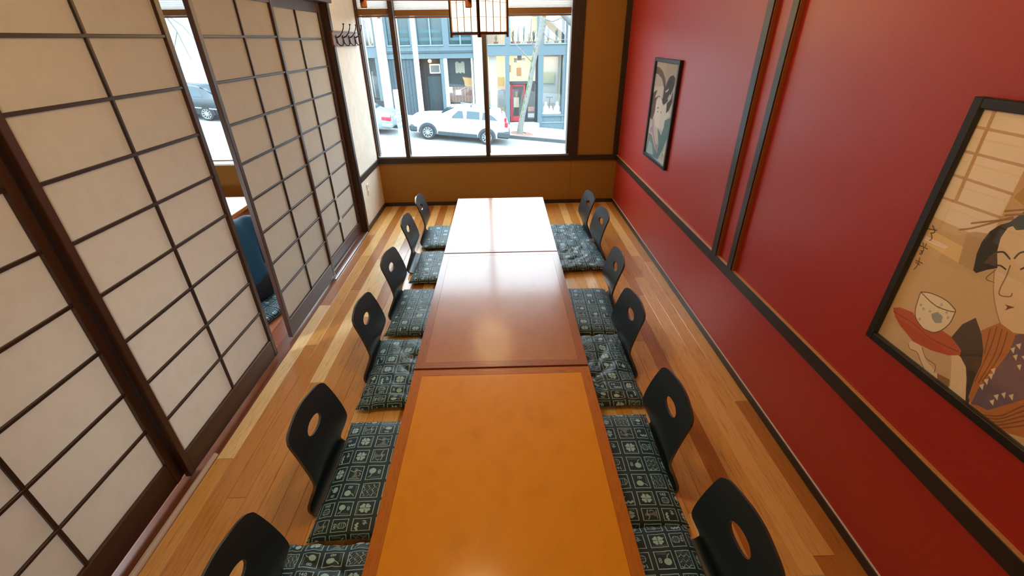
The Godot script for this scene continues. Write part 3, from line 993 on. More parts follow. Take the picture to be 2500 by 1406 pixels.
func art_near() -> Texture2D:
	var a := Art.new(1024, 1376, Color8(202, 172, 130))
	a.fill([-8.6, -0.7, 19.9, -3.4, 34.1, 16.3, 31.3, 16.9, 32.3, 28.6, 32.6, 39, 26.5, 42.2, 3.6, 41.9, -3, 40.9], Color8(218, 205, 190))
	a.fill([31.3, 16.9, 43.7, 17, 54.2, 31.7, 32.8, 39], Color8(200, 165, 125))
	a.line([-2.4, 6.8, 27.4, 7.1], 1.3, Color8(190, 150, 110))
	a.line([-1.9, 15.6, 33.6, 15.8], 1.3, Color8(190, 150, 110))
	a.line([-1.7, 24.6, 31.9, 25.1], 1.3, Color8(190, 150, 110))
	a.line([-0.8, 33.7, 32.5, 33.5], 1.3, Color8(190, 150, 110))
	a.line([5.6, -2.1, 8.3, 33.1], 1.9, Color8(190, 150, 110))
	a.fill([2.6, 46.9, 25.3, 48, 24.8, 54.1, 1.1, 52.7], Color8(222, 196, 140))
	a.fill([21.4, 42.6, 25, 41.1, 32.6, 39.7, 30.8, 49.2, 33.6, 54.6, 24.8, 54.1], Color8(190, 158, 118))
	a.line([0.6, 47.1, 5.8, 46.2], 0.5, Color8(70, 55, 45))
	a.line([2.4, 45.1, 5.3, 47.1, 3.4, 48.2], 0.5, Color8(70, 55, 45))
	a.line([3.9, 48.3, 5.4, 49.9, 4.7, 51], 0.5, Color8(70, 55, 45))
	a.line([0.6, 54.6, 5.8, 54.5], 0.5, Color8(70, 55, 45))
	a.line([1.7, 53.1, 3.9, 55.6, 3.2, 57.1], 0.5, Color8(70, 55, 45))
	a.line([3.8, 52.8, 3.9, 54.2], 0.5, Color8(70, 55, 45))
	a.line([2.4, 56.4, 3.9, 56.3, 3.8, 57.8, 2.6, 57.5], 0.5, Color8(70, 55, 45))
	a.line([2.4, 61, 6.8, 60.8], 0.5, Color8(70, 55, 45))
	a.line([3.9, 59.2, 4.7, 62.2, 3.8, 64.8], 0.5, Color8(70, 55, 45))
	a.line([3, 61.7, 5.8, 61.9], 0.5, Color8(70, 55, 45))
	a.fill([36, 40.2, 41.8, 50.6, 45.6, 56.6, 50.1, 61.6, 55.2, 65.8, 58.7, 67.7, 62.3, 67.6, 67.4, 65.6, 74.7, 59.8, 54, 31.4, 38.8, 33.5], Color8(216, 192, 160))
	a.fill([37.7, 33.5, 33.8, 35.9, 31.1, 39.2, 30.2, 43.6, 30.8, 48.2, 33.2, 54.1, 35.1, 54.6, 38.8, 51.8, 42.6, 49.7, 38.6, 44.4, 37, 39.8, 37.5, 35.8, 40.3, 33.9], Color8(42, 34, 32))
	a.fill([37.1, 33.9, 40.3, 29.2, 49, 24.3, 53.7, 31, 41.3, 35.6], Color8(44, 54, 62))
	a.fill([35.8, 50, 37, 46.5, 38.6, 44.4, 42, 49.3], Color8(96, 70, 58))
	a.line([17.1, 42.6, 23.5, 39.9, 37.1, 32], 0.9, Color8(150, 110, 60))
	a.line([21.2, 38.8, 37.7, 32.5], 0.9, Color8(150, 110, 60))
	a.line([32.8, 31, 40, 28.6], 0.9, Color8(150, 110, 60))
	a.line([33.8, 32.3, 40.9, 29.9], 0.9, Color8(150, 110, 60))
	a.fill([33.2, 26, 34.9, 21.8, 45.2, 19.3, 50.5, 26.5, 39.2, 27.7], Color8(190, 145, 50))
	a.line([39, 44.7, 41.5, 43.9, 45.2, 45.1], 0.8, Color8(60, 45, 40))
	a.line([46.9, 44.3, 47.7, 42, 50.7, 40.2], 0.8, Color8(60, 45, 40))
	a.line([41.8, 48.9, 43.5, 48.5, 46, 48.9], 0.7, Color8(60, 45, 40))
	a.line([51.6, 46.8, 53.1, 45.1], 0.7, Color8(60, 45, 40))
	a.line([46.9, 47.1, 47.8, 50.8, 48.2, 54.9, 49, 57.4, 50.8, 57.7, 53.8, 56.6, 53.8, 55.4], 0.5, Color8(130, 95, 75))
	a.line([42.4, 50.4, 40.5, 54.7, 44.7, 54.7], 0.4, Color8(110, 80, 65))
	a.line([41.8, 50.6, 45.6, 56.6, 50.1, 61.6, 55.2, 65.8, 58.7, 67.7, 62.3, 67.6, 67.4, 65.6], 0.4, Color8(150, 115, 90))
	a.fill([53.7, 59.9, 55.7, 59.6, 57.8, 59.2, 56.1, 60.6, 55.2, 61.7, 55.2, 60.3], Color8(110, 45, 35))
	a.fill([45.6, 69.4, 52, 73.7, 56.3, 78.5, 60.8, 86.7, 62.1, 94.8, 63.8, 100.1, 63.4, 101.8, 56.1, 92.3, 47.1, 86.2, 40.2, 81.3, 41.7, 74.3], Color8(52, 42, 34))
	a.fill([55.9, 66.5, 64.2, 67.3, 65.9, 74.2, 65.3, 82.1, 63.6, 91.9, 64.4, 99.4, 61.9, 97.5, 59.7, 89.4, 58.9, 83.5, 56.3, 78.5, 50.8, 72.5], Color8(190, 112, 38))
	a.line([55.9, 68.3, 58.5, 77.2, 60.6, 90.6], 0.5, Color8(130, 70, 22))
	a.line([58.3, 68.2, 61.5, 77.9, 62.3, 90.2], 0.5, Color8(130, 70, 22))
	a.line([60.8, 68, 63.4, 76.8, 63.4, 88.8], 0.5, Color8(130, 70, 22))
	a.line([54, 70.3, 57.4, 79.1], 0.5, Color8(130, 70, 22))
	a.fill([64.2, 67.3, 75.2, 60.8, 89.9, 81, 81.1, 85.8, 72, 97.1, 64.5, 99.3, 63.6, 91.9, 65.3, 82.1, 65.9, 74.2], Color8(104, 82, 112))
	a.fill([65.5, 72.6, 66.8, 71.2, 67.7, 73.6], Color8(222, 205, 180))
	a.fill([67.9, 74.3, 69.2, 73, 70.2, 75.3], Color8(222, 205, 180))
	a.fill([66.4, 70.4, 67.9, 69, 68.9, 71.2], Color8(222, 205, 180))
	a.fill([63.4, 83.1, 64.9, 81.6, 65.9, 84.1], Color8(222, 205, 180))
	a.fill([63.8, 85.3, 65.3, 83.8, 66.2, 86.3], Color8(222, 205, 180))
	a.fill([63.4, 88.1, 64.9, 86.5, 65.9, 89], Color8(222, 205, 180))
	a.fill([63, 90.9, 64.5, 89.2, 65.5, 91.8], Color8(222, 205, 180))
	a.fill([70.4, 93.6, 71.7, 91.9, 72.8, 94.3], Color8(222, 205, 180))
	a.fill([70.5, 90.8, 72, 89.2, 73, 91.6], Color8(222, 205, 180))
	a.fill([72.6, 88.5, 73.9, 87, 74.9, 89.4], Color8(222, 205, 180))
	a.fill([75.4, 87.4, 76.7, 85.9, 77.9, 88.3], Color8(222, 205, 180))
	a.fill([71.3, 76.5, 72.6, 75.3, 73.5, 77.5], Color8(222, 205, 180))
	a.fill([70.9, 72.9, 72.2, 71.5, 73.2, 73.7], Color8(222, 205, 180))
	a.fill([64.2, 99.7, 67.7, 97.8, 72, 97.1, 81.1, 85.5, 88, 78.4, 98.9, 93.3, 80.5, 100.7, 71.7, 101.1], Color8(192, 110, 34))
	a.line([70, 100.7, 77.5, 95.7, 82.4, 87.4, 88.4, 80.3], 0.6, Color8(135, 72, 20))
	a.line([72.4, 100.6, 78.2, 96.6, 83.5, 89, 89.5, 81.8], 0.6, Color8(135, 72, 20))
	a.line([75, 100.3, 79, 97.6, 84.6, 90.5, 90.6, 83.2], 0.6, Color8(135, 72, 20))
	a.line([77.5, 100.1, 79.7, 98.6, 85.7, 91.9, 91.7, 84.8], 0.6, Color8(135, 72, 20))
	a.line([79.9, 99.9, 80.5, 99.6, 86.7, 93.4, 92.7, 86.3], 0.6, Color8(135, 72, 20))
	a.fill([40.3, 84.9, 41.1, 83.7, 44.3, 85.3, 49, 85.8, 53.7, 88, 56.8, 91.8, 63, 101.4, 53.5, 101.4, 46.7, 98.7, 41.7, 97.5, 34.7, 96.1, 29.3, 92.3, 24.4, 91.8, 21.6, 93, 21.2, 94.8, 23.6, 96.2, 28, 95.5, 32.3, 97.6, 35.8, 100.3, 46.3, 100.6, 52.3, 98.7, 45.6, 88.4, 42.6, 87.4], Color8(222, 198, 168))
	a.fill([43.3, 97.6, 50.3, 96.4, 52.5, 100.7, 45.8, 101], Color8(150, 105, 60))
	a.line([29.3, 92.3, 34, 95.1, 40, 95.1, 41.7, 98], 0.4, Color8(110, 85, 65))
	a.line([21.2, 94.8, 23.6, 96.2, 28, 95.5, 32.5, 98, 36.4, 99.9], 0.4, Color8(110, 85, 65))
	a.fill([2.4, 84.8, 6.6, 82.7, 15.2, 81.4, 20.8, 84.1, 30.6, 83.7, 33.8, 80.9, 40, 81, 47.7, 83.4, 48.4, 85.3, 43.9, 88.1, 34.3, 90.9, 23.1, 92.5, 11.6, 89.9, 6.2, 87.8], Color8(196, 72, 26))
	a.line([3.9, 86.2, 18, 85.5, 31.3, 86.6, 46.7, 84.5], 0.5, Color8(140, 45, 15))
	a.fill([13.7, 71.8, 19.3, 70, 28.9, 69.4, 35.6, 71.4, 36, 76.5, 34, 81, 30.6, 83.8, 24.8, 84.8, 18.8, 83.1, 15.9, 80.4, 14.4, 75.8], Color8(222, 212, 190))
	a.fill([24.8, 77.5, 27.4, 75.3, 31.1, 75.8, 32.1, 78.4, 29.1, 79.9, 26.8, 79.2], Color8(140, 155, 170))
	a.fill([16.3, 77, 16.7, 76, 18.2, 76.1, 17.6, 77.2], Color8(165, 175, 180))
	a.fill([18.8, 77.8, 19.1, 76.8, 20.5, 77, 20.1, 78.1], Color8(165, 175, 180))
	a.fill([26.1, 73.7, 26.5, 72.8, 27.8, 73, 27.4, 74], Color8(165, 175, 180))
	a.fill([31.1, 73.9, 31.3, 72.9, 32.6, 73.2, 32.3, 74.2], Color8(165, 175, 180))
	a.fill([19.5, 82.7, 19.9, 81.6, 21.2, 81.8, 20.8, 83], Color8(165, 175, 180))
	a.fill([22.7, 77.2, 23.1, 76.3, 24.4, 76.4, 24, 77.5], Color8(165, 175, 180))
	a.fill([33, 75.4, 33.4, 74.4, 34.5, 74.7, 34.1, 75.7], Color8(165, 175, 180))
	a.fill([26.6, 72.2, 27, 71.2, 28.3, 71.5, 28, 72.6], Color8(165, 175, 180))
	a.line([13.7, 71.8, 25.3, 73.5, 35.6, 71.4, 28.9, 69.4, 19.3, 70, 13.7, 71.8], 0.5, Color8(95, 75, 60))
	a.line([35.6, 71.4, 36, 76.5, 34, 81, 30.6, 83.8, 24.8, 84.8, 18.8, 83.1, 15.9, 80.4, 14.4, 75.8, 13.7, 71.8], 0.5, Color8(95, 75, 60))
	a.line([0.9, 101.4, 2.1, 100, 5.3, 99.9, 4.9, 101.5], 0.5, Color8(60, 50, 40))
	a.img.adjust_bcs(1.14, 1.06, 0.78)
	return a.tex()

func art_far() -> Texture2D:
	var a := Art.new(768, 1032, Color8(206, 204, 198))
	a.fill([-18.9, -0.4, 118.9, -4.2, 133.7, 17.9, -1.5, 26.6], Color8(186, 178, 170))
	a.fill([-5, 5.6, 13.1, 6.1, 30.9, 9, 46.7, 15.7, 54.1, 24, 52, 33.9, 47.4, 34.3, 46.7, 24.5, 31.7, 16.5, 12.2, 13, -3, 12.8], Color8(62, 60, 60))
	a.fill([52, 27.6, 55.9, 19.5, 65.2, 13, 78.5, 10.9, 88.1, 13.5, 87.6, 21.7, 79.4, 29.1, 69.3, 36.9, 56.7, 41.1, 46.5, 36.2], Color8(46, 44, 48))
	a.fill([55.2, 27.5, 68.5, 23.9, 66.3, 26.6, 57, 29.1], Color8(215, 212, 205))
	a.fill([67.6, 34.4, 75.4, 28.6, 79.3, 30.1, 71.9, 35], Color8(200, 190, 195))
	a.fill([20, 38.8, 39.6, 35.4, 53, 42.9, 68.1, 38.4, 76.5, 45.1, 88.7, 47.8, 73.3, 55.3, 71.1, 67.8, 55.2, 66, 40.6, 66.8, 23.3, 65, 20.2, 51.6], Color8(232, 230, 226))
	a.fill([18.9, 28.6, 2, 32.1, -1.5, 38.1, -0.9, 48, -1.5, 59.8, 12.4, 61.3, 20.2, 51.6, 19.8, 39.8, 26.5, 35, 41.3, 34.7, 50.6, 40.3, 56.7, 41.1, 46.1, 35.7, 30, 33.7, 11.1, 37.7], Color8(52, 50, 52))
	a.line([27.8, 47.1, 35, 45.9, 35.7, 47.1], 1.2, Color8(50, 48, 50))
	a.line([32.2, 50.7, 36.3, 50], 1.2, Color8(90, 60, 60))
	a.line([48.3, 48.9, 51.1, 50.4], 1.5, Color8(50, 48, 50))
	a.fill([46.1, 58.5, 49.1, 57.8, 48.9, 58.7], Color8(150, 50, 50))
	a.line([14.8, 59.2, 19.4, 63.5], 1.2, Color8(60, 60, 62))
	a.line([13, 62.3, 17.8, 66.7], 1.2, Color8(60, 60, 62))
	a.line([20.4, 60.4, 25, 64.9], 1.2, Color8(60, 60, 62))
	a.fill([70.7, 48.4, 68.5, 38.8, 82.2, 33.2, 86.9, 23.5, 89.6, 36.1, 80.2, 44.8], Color8(50, 48, 52))
	a.fill([4.1, 76.5, 20.7, 77.3, 41.3, 88.5, 57, 92.6, 57.2, 81.1, 43.3, 66.5, 63.5, 72, 70.2, 63.1, 70.4, 55.7, 93.1, 50, 96.1, 66.3, 80, 84.4, 63.1, 98.6, 2, 101.1, 4.4, 84.8], Color8(96, 142, 150))
	a.fill([11.3, 83.9, 26.9, 86.7, 39.3, 97.1, 3.7, 99.9], Color8(160, 195, 196))
	a.fill([23.1, 64.9, 8.9, 70.8, 8.1, 75, 23.1, 75, 43.7, 88.3, 55, 92.9, 54.6, 82.5, 46.1, 84.8, 31.3, 76, 25.2, 70.8], Color8(178, 150, 190))
	a.line([79.4, 83.6, 81.9, 86.1], 0.9, Color8(80, 80, 85))
	a.line([79.1, 89.5, 82.6, 91.8], 0.9, Color8(80, 80, 85))
	a.line([80.4, 94.7, 82.6, 96.2], 0.9, Color8(80, 80, 85))
	return a.tex()

# ------------------------------------------------------------------ lanterns
func lantern(at: Vector3, turn: float, label: String, bright := 1.0):
	# at: middle of the underside
	var o := thing("paper_lantern", label, "lantern", at, turn, "hanging paper lanterns")
	var s := 0.325
	var h := 0.40
	var ft := 0.018
	var shade := MB.new()
	shade.box(Vector3(0, h / 2 + 0.01, 0), Vector3(s - 0.024, h - 0.03, s - 0.024), 0.0)
	part("paper_shade", shade.done(), M.glow, o)
	for k in 4:
		var f := Node3D.new()
		f.name = "lattice_panel" if k == 0 else "lattice_panel_%03d" % k
		o.add_child(f)
		f.rotation.y = k * PI / 2
		var z := s / 2 - 0.005
		for e in [-1.0, 1.0]:
			span("post", Vector3(e * (s / 2 - 0.009) - 0.009, -ft, z - 0.010), Vector3(e * (s / 2 - 0.009) + 0.009, h + 0.012, z + 0.005), M.lantern_wood, f, 0.0015)
		for y in [0.0, h - 0.018]:
			span("rail", Vector3(-s / 2 + 0.015, y, z - 0.008), Vector3(s / 2 - 0.015, y + 0.018, z + 0.003), M.lantern_wood, f, 0.0015)
		for x in [-0.077, 0.0, 0.077]:
			span("upright_bar", Vector3(x - 0.002, 0.018, z - 0.003), Vector3(x + 0.002, h - 0.018, z + 0.001), M.lantern_wood, f, 0.0)
		for y in [0.115, 0.212, 0.309]:
			span("cross_bar", Vector3(-s / 2 + 0.015, y - 0.001, z - 0.003), Vector3(s / 2 - 0.015, y + 0.001, z + 0.0005), M.lantern_wood, f, 0.0)
	part("top_board", bx(Vector3(s - 0.03, 0.008, s - 0.03), 0.001), M.lantern_wood, o, Vector3(0, h + 0.006, 0))
	var c := MB.new()
	c.tube([Vector3(0, h + 0.01, 0), Vector3(0, YC - at.y - 0.012, 0)], [0.003, 0.003], 8)
	part("cord", c.done(), M.black, o)
	var r := MB.new()
	r.lathe([Vector2(0, -0.03), Vector2(0.035, -0.026), Vector2(0.05, -0.008), Vector2(0.05, 0.0)], 20, Vector3(0, YC - at.y - 0.0005, 0))
	part("ceiling_cap", r.done(), M.black, o)
	var l := OmniLight3D.new()
	l.name = "lamp_light"
	l.light_color = WARM
	l.light_energy = LAMP * bright
	l.light_size = 0.11
	l.omni_range = 12.0
	l.omni_attenuation = 2.0
	l.shadow_enabled = true
	l.position = Vector3(0, h / 2, 0)
	o.add_child(l)

func lanterns():
	lantern(Vector3(-0.155, 1.725, -4.03), deg_to_rad(46.0), "glowing square paper lantern hanging before the street window")
	lantern(Vector3(-0.21, 1.80, -1.42), deg_to_rad(12.0), "paper lantern over the nearest table, only its feet in view at the top")
	lantern(Vector3(0.1, 1.86, 0.62), deg_to_rad(30.0), "unseen paper lantern behind the viewpoint, placed to light the near end of the room", 0.5)  # out of view, warms the near end of the room

# ------------------------------------------------------------------ small things
func small_things():
	# coat rack
	var o := thing("coat_rack", "wooden coat rack with four black double hooks on the return wall", "coat rack", Vector3(-1.385, 1.655, -4.58))
	span("back_board", Vector3(0, 0.008, -0.36), Vector3(0.018, 0.108, 0.36), M.sill_red, o, 0.004)
	span("moulding", Vector3(0, 0.0, -0.364), Vector3(0.026, 0.012, 0.364), M.sill_red, o, 0.004)
	span("moulding", Vector3(0, 0.104, -0.364), Vector3(0.026, 0.116, 0.364), M.sill_red, o, 0.004)
	for k in 4:
		var hk := Node3D.new()
		hk.name = "double_hook" if k == 0 else "double_hook_%03d" % k
		hk.position = Vector3(0.018, 0.055, 0.275 - k * 0.182)
		o.add_child(hk)
		var up := MB.new()
		up.tube([Vector3(0.004, 0.01, 0), Vector3(0.03, 0.02, 0), Vector3(0.055, 0.045, 0), Vector3(0.072, 0.08, 0), Vector3(0.078, 0.105, 0)], [0.006, 0.005, 0.0045, 0.004, 0.004], 8)
		up.ball(Vector3(0.078, 0.108, 0), Vector3(0.009, 0.006, 0.009), 10, 6)
		part("upper_hook", up.done(), M.black, hk)
		var lo := MB.new()
		lo.tube([Vector3(0.004, 0.0, 0), Vector3(0.008, -0.03, 0), Vector3(0.022, -0.048, 0), Vector3(0.042, -0.05, 0), Vector3(0.055, -0.034, 0), Vector3(0.056, -0.016, 0)], [0.006, 0.005, 0.0045, 0.004, 0.004, 0.004], 8)
		lo.ball(Vector3(0.056, -0.014, 0), Vector3(0.006, 0.006, 0.006), 8, 6)
		part("lower_hook", lo.done(), M.black, hk)
		part("mount_plate", bx(Vector3(0.006, 0.06, 0.02), 0.002), M.black, hk, Vector3(0.003, 0, 0))
	# power outlet
	var w := thing("power_outlet", "white duplex power outlet low on the return wall", "outlet", Vector3(-1.385, 0.365, -4.505))
	part("cover_plate", bx(Vector3(0.006, 0.116, 0.072), 0.002), M.plate, w, Vector3(0.003, 0, 0))
	for y in [-0.027, 0.027]:
		var rc := part("socket", bx(Vector3(0.003, 0.034, 0.030), 0.001), M.plate, w, Vector3(0.0075, y, 0))
		for z in [-0.006, 0.006]: part("slot", bx(Vector3(0.001, 0.009, 0.002), 0.0), M.black, rc, Vector3(0.0018, 0.004, z))
	adjoining_things()

# ------------------------------------------------------------------ a figure from joints
class Field:
	var lo: Vector3
	var c: float
	var n: Vector3i
	var f: PackedFloat32Array
	func _init(a: Vector3, b: Vector3, cell: float):
		lo = a
		c = cell
		n = Vector3i(int((b.x - a.x) / cell) + 2, int((b.y - a.y) / cell) + 2, int((b.z - a.z) / cell) + 2)
		f = PackedFloat32Array()
		f.resize(n.x * n.y * n.z)
		f.fill(1.0)
	func bone(p: Vector3, q: Vector3, r0: float, r1: float, k := 0.02, flat := Vector3.ONE):
		var m: float = max(r0, r1) * 1.25 + k * 2.0 + c * 2
		var a := (p.min(q) - Vector3(m, m, m) - lo) / c
		var b := (p.max(q) + Vector3(m, m, m) - lo) / c
		var d := q - p
		var dd: float = max(d.length_squared(), 1e-8)
		for i in range(max(0, int(a.x)), min(n.x - 1, int(b.x)) + 1):
			for j in range(max(0, int(a.y)), min(n.y - 1, int(b.y)) + 1):
				var at := (i * n.y + j) * n.z
				for l in range(max(0, int(a.z)), min(n.z - 1, int(b.z)) + 1):
					var x := lo + Vector3(i, j, l) * c
					var t: float = clamp((x - p).dot(d) / dd, 0.0, 1.0)
					var s := ((x - p - d * t) / flat).length() - lerpf(r0, r1, t)
					var o := f[at + l]
					var h: float = max(k - abs(o - s), 0.0) / k
					f[at + l] = min(o, s) - h * h * k * 0.25
	func mesh_into(b: MB):
		var idx := {}
		var pos := PackedVector3Array()
		var corner := [0, n.y * n.z, n.z, n.y * n.z + n.z, 1, n.y * n.z + 1, n.z + 1, n.y * n.z + n.z + 1]
		var cv := [Vector3(0, 0, 0), Vector3(1, 0, 0), Vector3(0, 1, 0), Vector3(1, 1, 0), Vector3(0, 0, 1), Vector3(1, 0, 1), Vector3(0, 1, 1), Vector3(1, 1, 1)]
		var edges := [[0, 1], [2, 3], [4, 5], [6, 7], [0, 2], [1, 3], [4, 6], [5, 7], [0, 4], [1, 5], [2, 6], [3, 7]]
		for i in n.x - 1:
			for j in n.y - 1:
				for l in n.z - 1:
					var at := (i * n.y + j) * n.z + l
					var s := 0
					for e in 8: s += 1 if f[at + corner[e]] < 0.0 else 0
					if s == 0 or s == 8: continue
					var sum := Vector3.ZERO
					var m := 0
					for e in edges:
						var u := f[at + corner[e[0]]]
						var w := f[at + corner[e[1]]]
						if (u < 0.0) != (w < 0.0):
							sum += cv[e[0]].lerp(cv[e[1]], u / (u - w))
							m += 1
					idx[at] = pos.size()
					pos.append(lo + (Vector3(i, j, l) + sum / m) * c)
		var nr := PackedVector3Array()
		nr.resize(pos.size())
		var quads := []
		var st := [n.y * n.z, n.z, 1]
		for at in idx:
			for k in 3:
				var s1: int = st[(k + 1) % 3]
				var s2: int = st[(k + 2) % 3]
				if (f[at] < 0.0) == (f[at + st[k]] < 0.0): continue
				if not (idx.has(at - s1) and idx.has(at - s2) and idx.has(at - s1 - s2)): continue
				var q := [idx[at], idx[at - s1], idx[at - s1 - s2], idx[at - s2]]
				var g := Vector3.ZERO
				g[k] = 1.0 if f[at] < 0.0 else -1.0
				var nn: Vector3 = (pos[q[2]] - pos[q[0]]).cross(pos[q[3]] - pos[q[1]])
				if nn.dot(g) < 0: nn = -nn
				for e in q: nr[e] += nn
				quads.append(q)
		for q in quads:
			b.tri(pos[q[0]], pos[q[1]], pos[q[2]], nr[q[0]].normalized(), nr[q[1]].normalized(), nr[q[2]].normalized())
			b.tri(pos[q[0]], pos[q[2]], pos[q[3]], nr[q[0]].normalized(), nr[q[2]].normalized(), nr[q[3]].normalized())

func person():
	# sitting on a floor cushion in the next room, back to the doors, facing its table (towards -x), reading a phone
	var o := thing("person", "person in blue jacket and dark jeans sitting on the floor beyond the door gap", "person", Vector3(-1.86, 0.048, -2.86), deg_to_rad(-26.0))
	var skin := mat(Color8(206, 150, 118), 0.5)
	var hairm := mat(Color8(40, 30, 26), 0.5)
	var blue := mat(Color8(24, 92, 128), 0.7, M.fine, Vector3(6, 6, 6))
	var jeans := mat(Color8(38, 42, 50), 0.8, M.fine, Vector3(9, 9, 9))
	var pelvis := Vector3(0, 0.11, 0)
	var chest := Vector3(-0.05, 0.42, 0)
	var neck := Vector3(-0.08, 0.55, 0)
	var head := Vector3(-0.135, 0.69, 0)
	var sh := []
	var el := []
	var wr := []
	var hip := []
	var kn := []
	var an := []
	for s in [-1.0, 1.0]:
		sh.append(Vector3(-0.055, 0.50, 0.175 * s))
		el.append(Vector3(-0.10, 0.235, 0.245 * s))
		wr.append(Vector3(-0.305, 0.225, 0.13 * s))
		hip.append(pelvis + Vector3(-0.02, -0.01, 0.085 * s))
		kn.append(Vector3(-0.33, 0.13, 0.30 * s))
		an.append(Vector3(-0.30, 0.045, -0.10 * s))
	# body: one skin surface under the clothes
	var f := Field.new(Vector3(-0.62, -0.03, -0.46), Vector3(0.2, 0.88, 0.46), 0.016)
	f.bone(pelvis, chest, 0.10, 0.115, 0.05, Vector3(0.85, 1, 1.25))
	f.bone(chest, neck, 0.10, 0.055, 0.05)
	f.bone(neck, head + Vector3(0.01, -0.03, 0), 0.05, 0.05, 0.03)
	for k in 2:
		f.bone(chest + Vector3(0, 0.07, 0), sh[k], 0.06, 0.05, 0.04)
		f.bone(sh[k], el[k], 0.05, 0.038, 0.02)
		f.bone(el[k], wr[k], 0.038, 0.026, 0.02)
		f.bone(hip[k], kn[k], 0.085, 0.055, 0.03)
		f.bone(kn[k], an[k], 0.055, 0.036, 0.02)
		f.bone(an[k], an[k] + Vector3(-0.10, -0.012, -0.10 * (1 if k else -1)), 0.034, 0.028, 0.02)
	var b := MB.new()
	f.mesh_into(b)
	# head with a face
	var g := Field.new(head - Vector3(0.16, 0.17, 0.13), head + Vector3(0.16, 0.17, 0.13), 0.006)
	g.bone(head + Vector3(0.012, 0.03, 0), head + Vector3(-0.01, 0.03, 0), 0.083, 0.082, 0.02, Vector3(1.08, 1.12, 0.92))
	g.bone(head + Vector3(-0.03, -0.06, 0), head + Vector3(-0.055, -0.085, 0), 0.055, 0.035, 0.04)
	g.bone(head + Vector3(0.03, -0.15, 0), head + Vector3(0.015, -0.05, 0), 0.05, 0.05, 0.03)
	g.bone(head + Vector3(-0.095, 0.012, 0), head + Vector3(-0.112, -0.025, 0), 0.009, 0.014, 0.014)
	g.bone(head + Vector3(-0.088, -0.058, -0.018), head + Vector3(-0.088, -0.058, 0.018), 0.009, 0.009, 0.008)
	for s in [-1.0, 1.0]:
		g.bone(head + Vector3(0.012, 0.02, 0.08 * s), head + Vector3(0.006, -0.025, 0.078 * s), 0.014, 0.010, 0.008)
		g.bone(head + Vector3(-0.084, 0.028, 0.045 * s), head + Vector3(-0.09, 0.03, 0.018 * s), 0.009, 0.009, 0.01)
	g.mesh_into(b)
	# hands closing on a phone
	for k in 2:
		var s := 1.0 if k else -1.0
		var palm: Vector3 = wr[k] + Vector3(-0.065, 0.02, -0.035 * s)
		var hd := Field.new(palm - Vector3(0.11, 0.09, 0.10), palm + Vector3(0.11, 0.09, 0.10), 0.004)
		hd.bone(wr[k], palm, 0.026, 0.030, 0.015, Vector3(1, 0.75, 1))
		hd.bone(palm, palm + Vector3(-0.022, 0.004, -0.01 * s), 0.030, 0.027, 0.015, Vector3(1, 0.6, 1))
		for q in 4:
			var r0 := palm + Vector3(-0.040 + 0.004 * abs(q - 1), -0.006, (0.024 - 0.017 * q) * 1.0)
			var len: float = [0.9, 1.05, 1.0, 0.8][q]
			var r1 := r0 + Vector3(-0.030, 0.010, -0.004 * s) * len
			var r2 := r1 + Vector3(-0.012, 0.024, -0.010 * s) * len
			var r3 := r2 + Vector3(0.008, 0.016, -0.008 * s) * len
			hd.bone(r0, r1, 0.009, 0.0085, 0.006)
			hd.bone(r1, r2, 0.0085, 0.008, 0.004)
			hd.bone(r2, r3, 0.008, 0.007, 0.004)
		var t0 := palm + Vector3(0.0, 0.012, -0.026 * s)
		var t1 := t0 + Vector3(-0.026, 0.024, -0.016 * s)
		hd.bone(t0, t1, 0.012, 0.010, 0.006)
		hd.bone(t1, t1 + Vector3(-0.026, 0.008, 0.002 * s), 0.010, 0.008, 0.004)
		hd.mesh_into(b)
	part("body", b.done(), skin, o)
	var j := Field.new(Vector3(-0.46, 0.0, -0.46), Vector3(0.24, 0.66, 0.46), 0.015)
	j.bone(pelvis + Vector3(0, -0.01, 0), chest, 0.128, 0.136, 0.06, Vector3(0.9, 1, 1.28))
	j.bone(chest, neck + Vector3(0, -0.03, 0), 0.125, 0.068, 0.05)
	for k in 2:
		j.bone(chest + Vector3(0, 0.07, 0), sh[k], 0.085, 0.072, 0.05)
		j.bone(sh[k], el[k], 0.072, 0.058, 0.03)
		j.bone(el[k], wr[k].lerp(el[k], 0.1), 0.058, 0.042, 0.03)
		j.bone(el[k] + Vector3(0.01, 0.06, 0), el[k] + Vector3(0.02, 0.03, 0), 0.06, 0.062, 0.02)
	var jb := MB.new()
	j.mesh_into(jb)
	part("jacket", jb.done(), blue, o)
	var tr := Field.new(Vector3(-0.5, -0.045, -0.46), Vector3(0.22, 0.30, 0.46), 0.015)
	tr.bone(pelvis + Vector3(0, -0.02, -0.06), pelvis + Vector3(0, -0.02, 0.06), 0.125, 0.125, 0.04)
	for k in 2:
		tr.bone(hip[k], kn[k], 0.105, 0.075, 0.04)
		tr.bone(kn[k], an[k], 0.073, 0.052, 0.03)
	var tb := MB.new()
	tr.mesh_into(tb)
	part("jeans", tb.done(), jeans, o)
	var hf := Field.new(head - Vector3(0.14, 0.12, 0.14), head + Vector3(0.17, 0.18, 0.14), 0.008)
	hf.bone(head + Vector3(0.022, 0.052, 0), head + Vector3(0.0, 0.062, 0), 0.090, 0.086, 0.02, Vector3(1.08, 1.0, 0.98))
	hf.bone(head + Vector3(0.05, 0.02, 0), head + Vector3(0.065, -0.06, 0), 0.075, 0.055, 0.03)
	var hb := MB.new()
	hf.mesh_into(hb)
	part("hair", hb.done(), hairm, o)
	var p := thing("phone", "pale phone in the hands of the person beyond the door gap", "phone", Vector3(-1.86, 0.048, -2.86) + Basis(Vector3.UP, deg_to_rad(-26.0)) * Vector3(-0.437, 0.279, 0), deg_to_rad(-26.0))
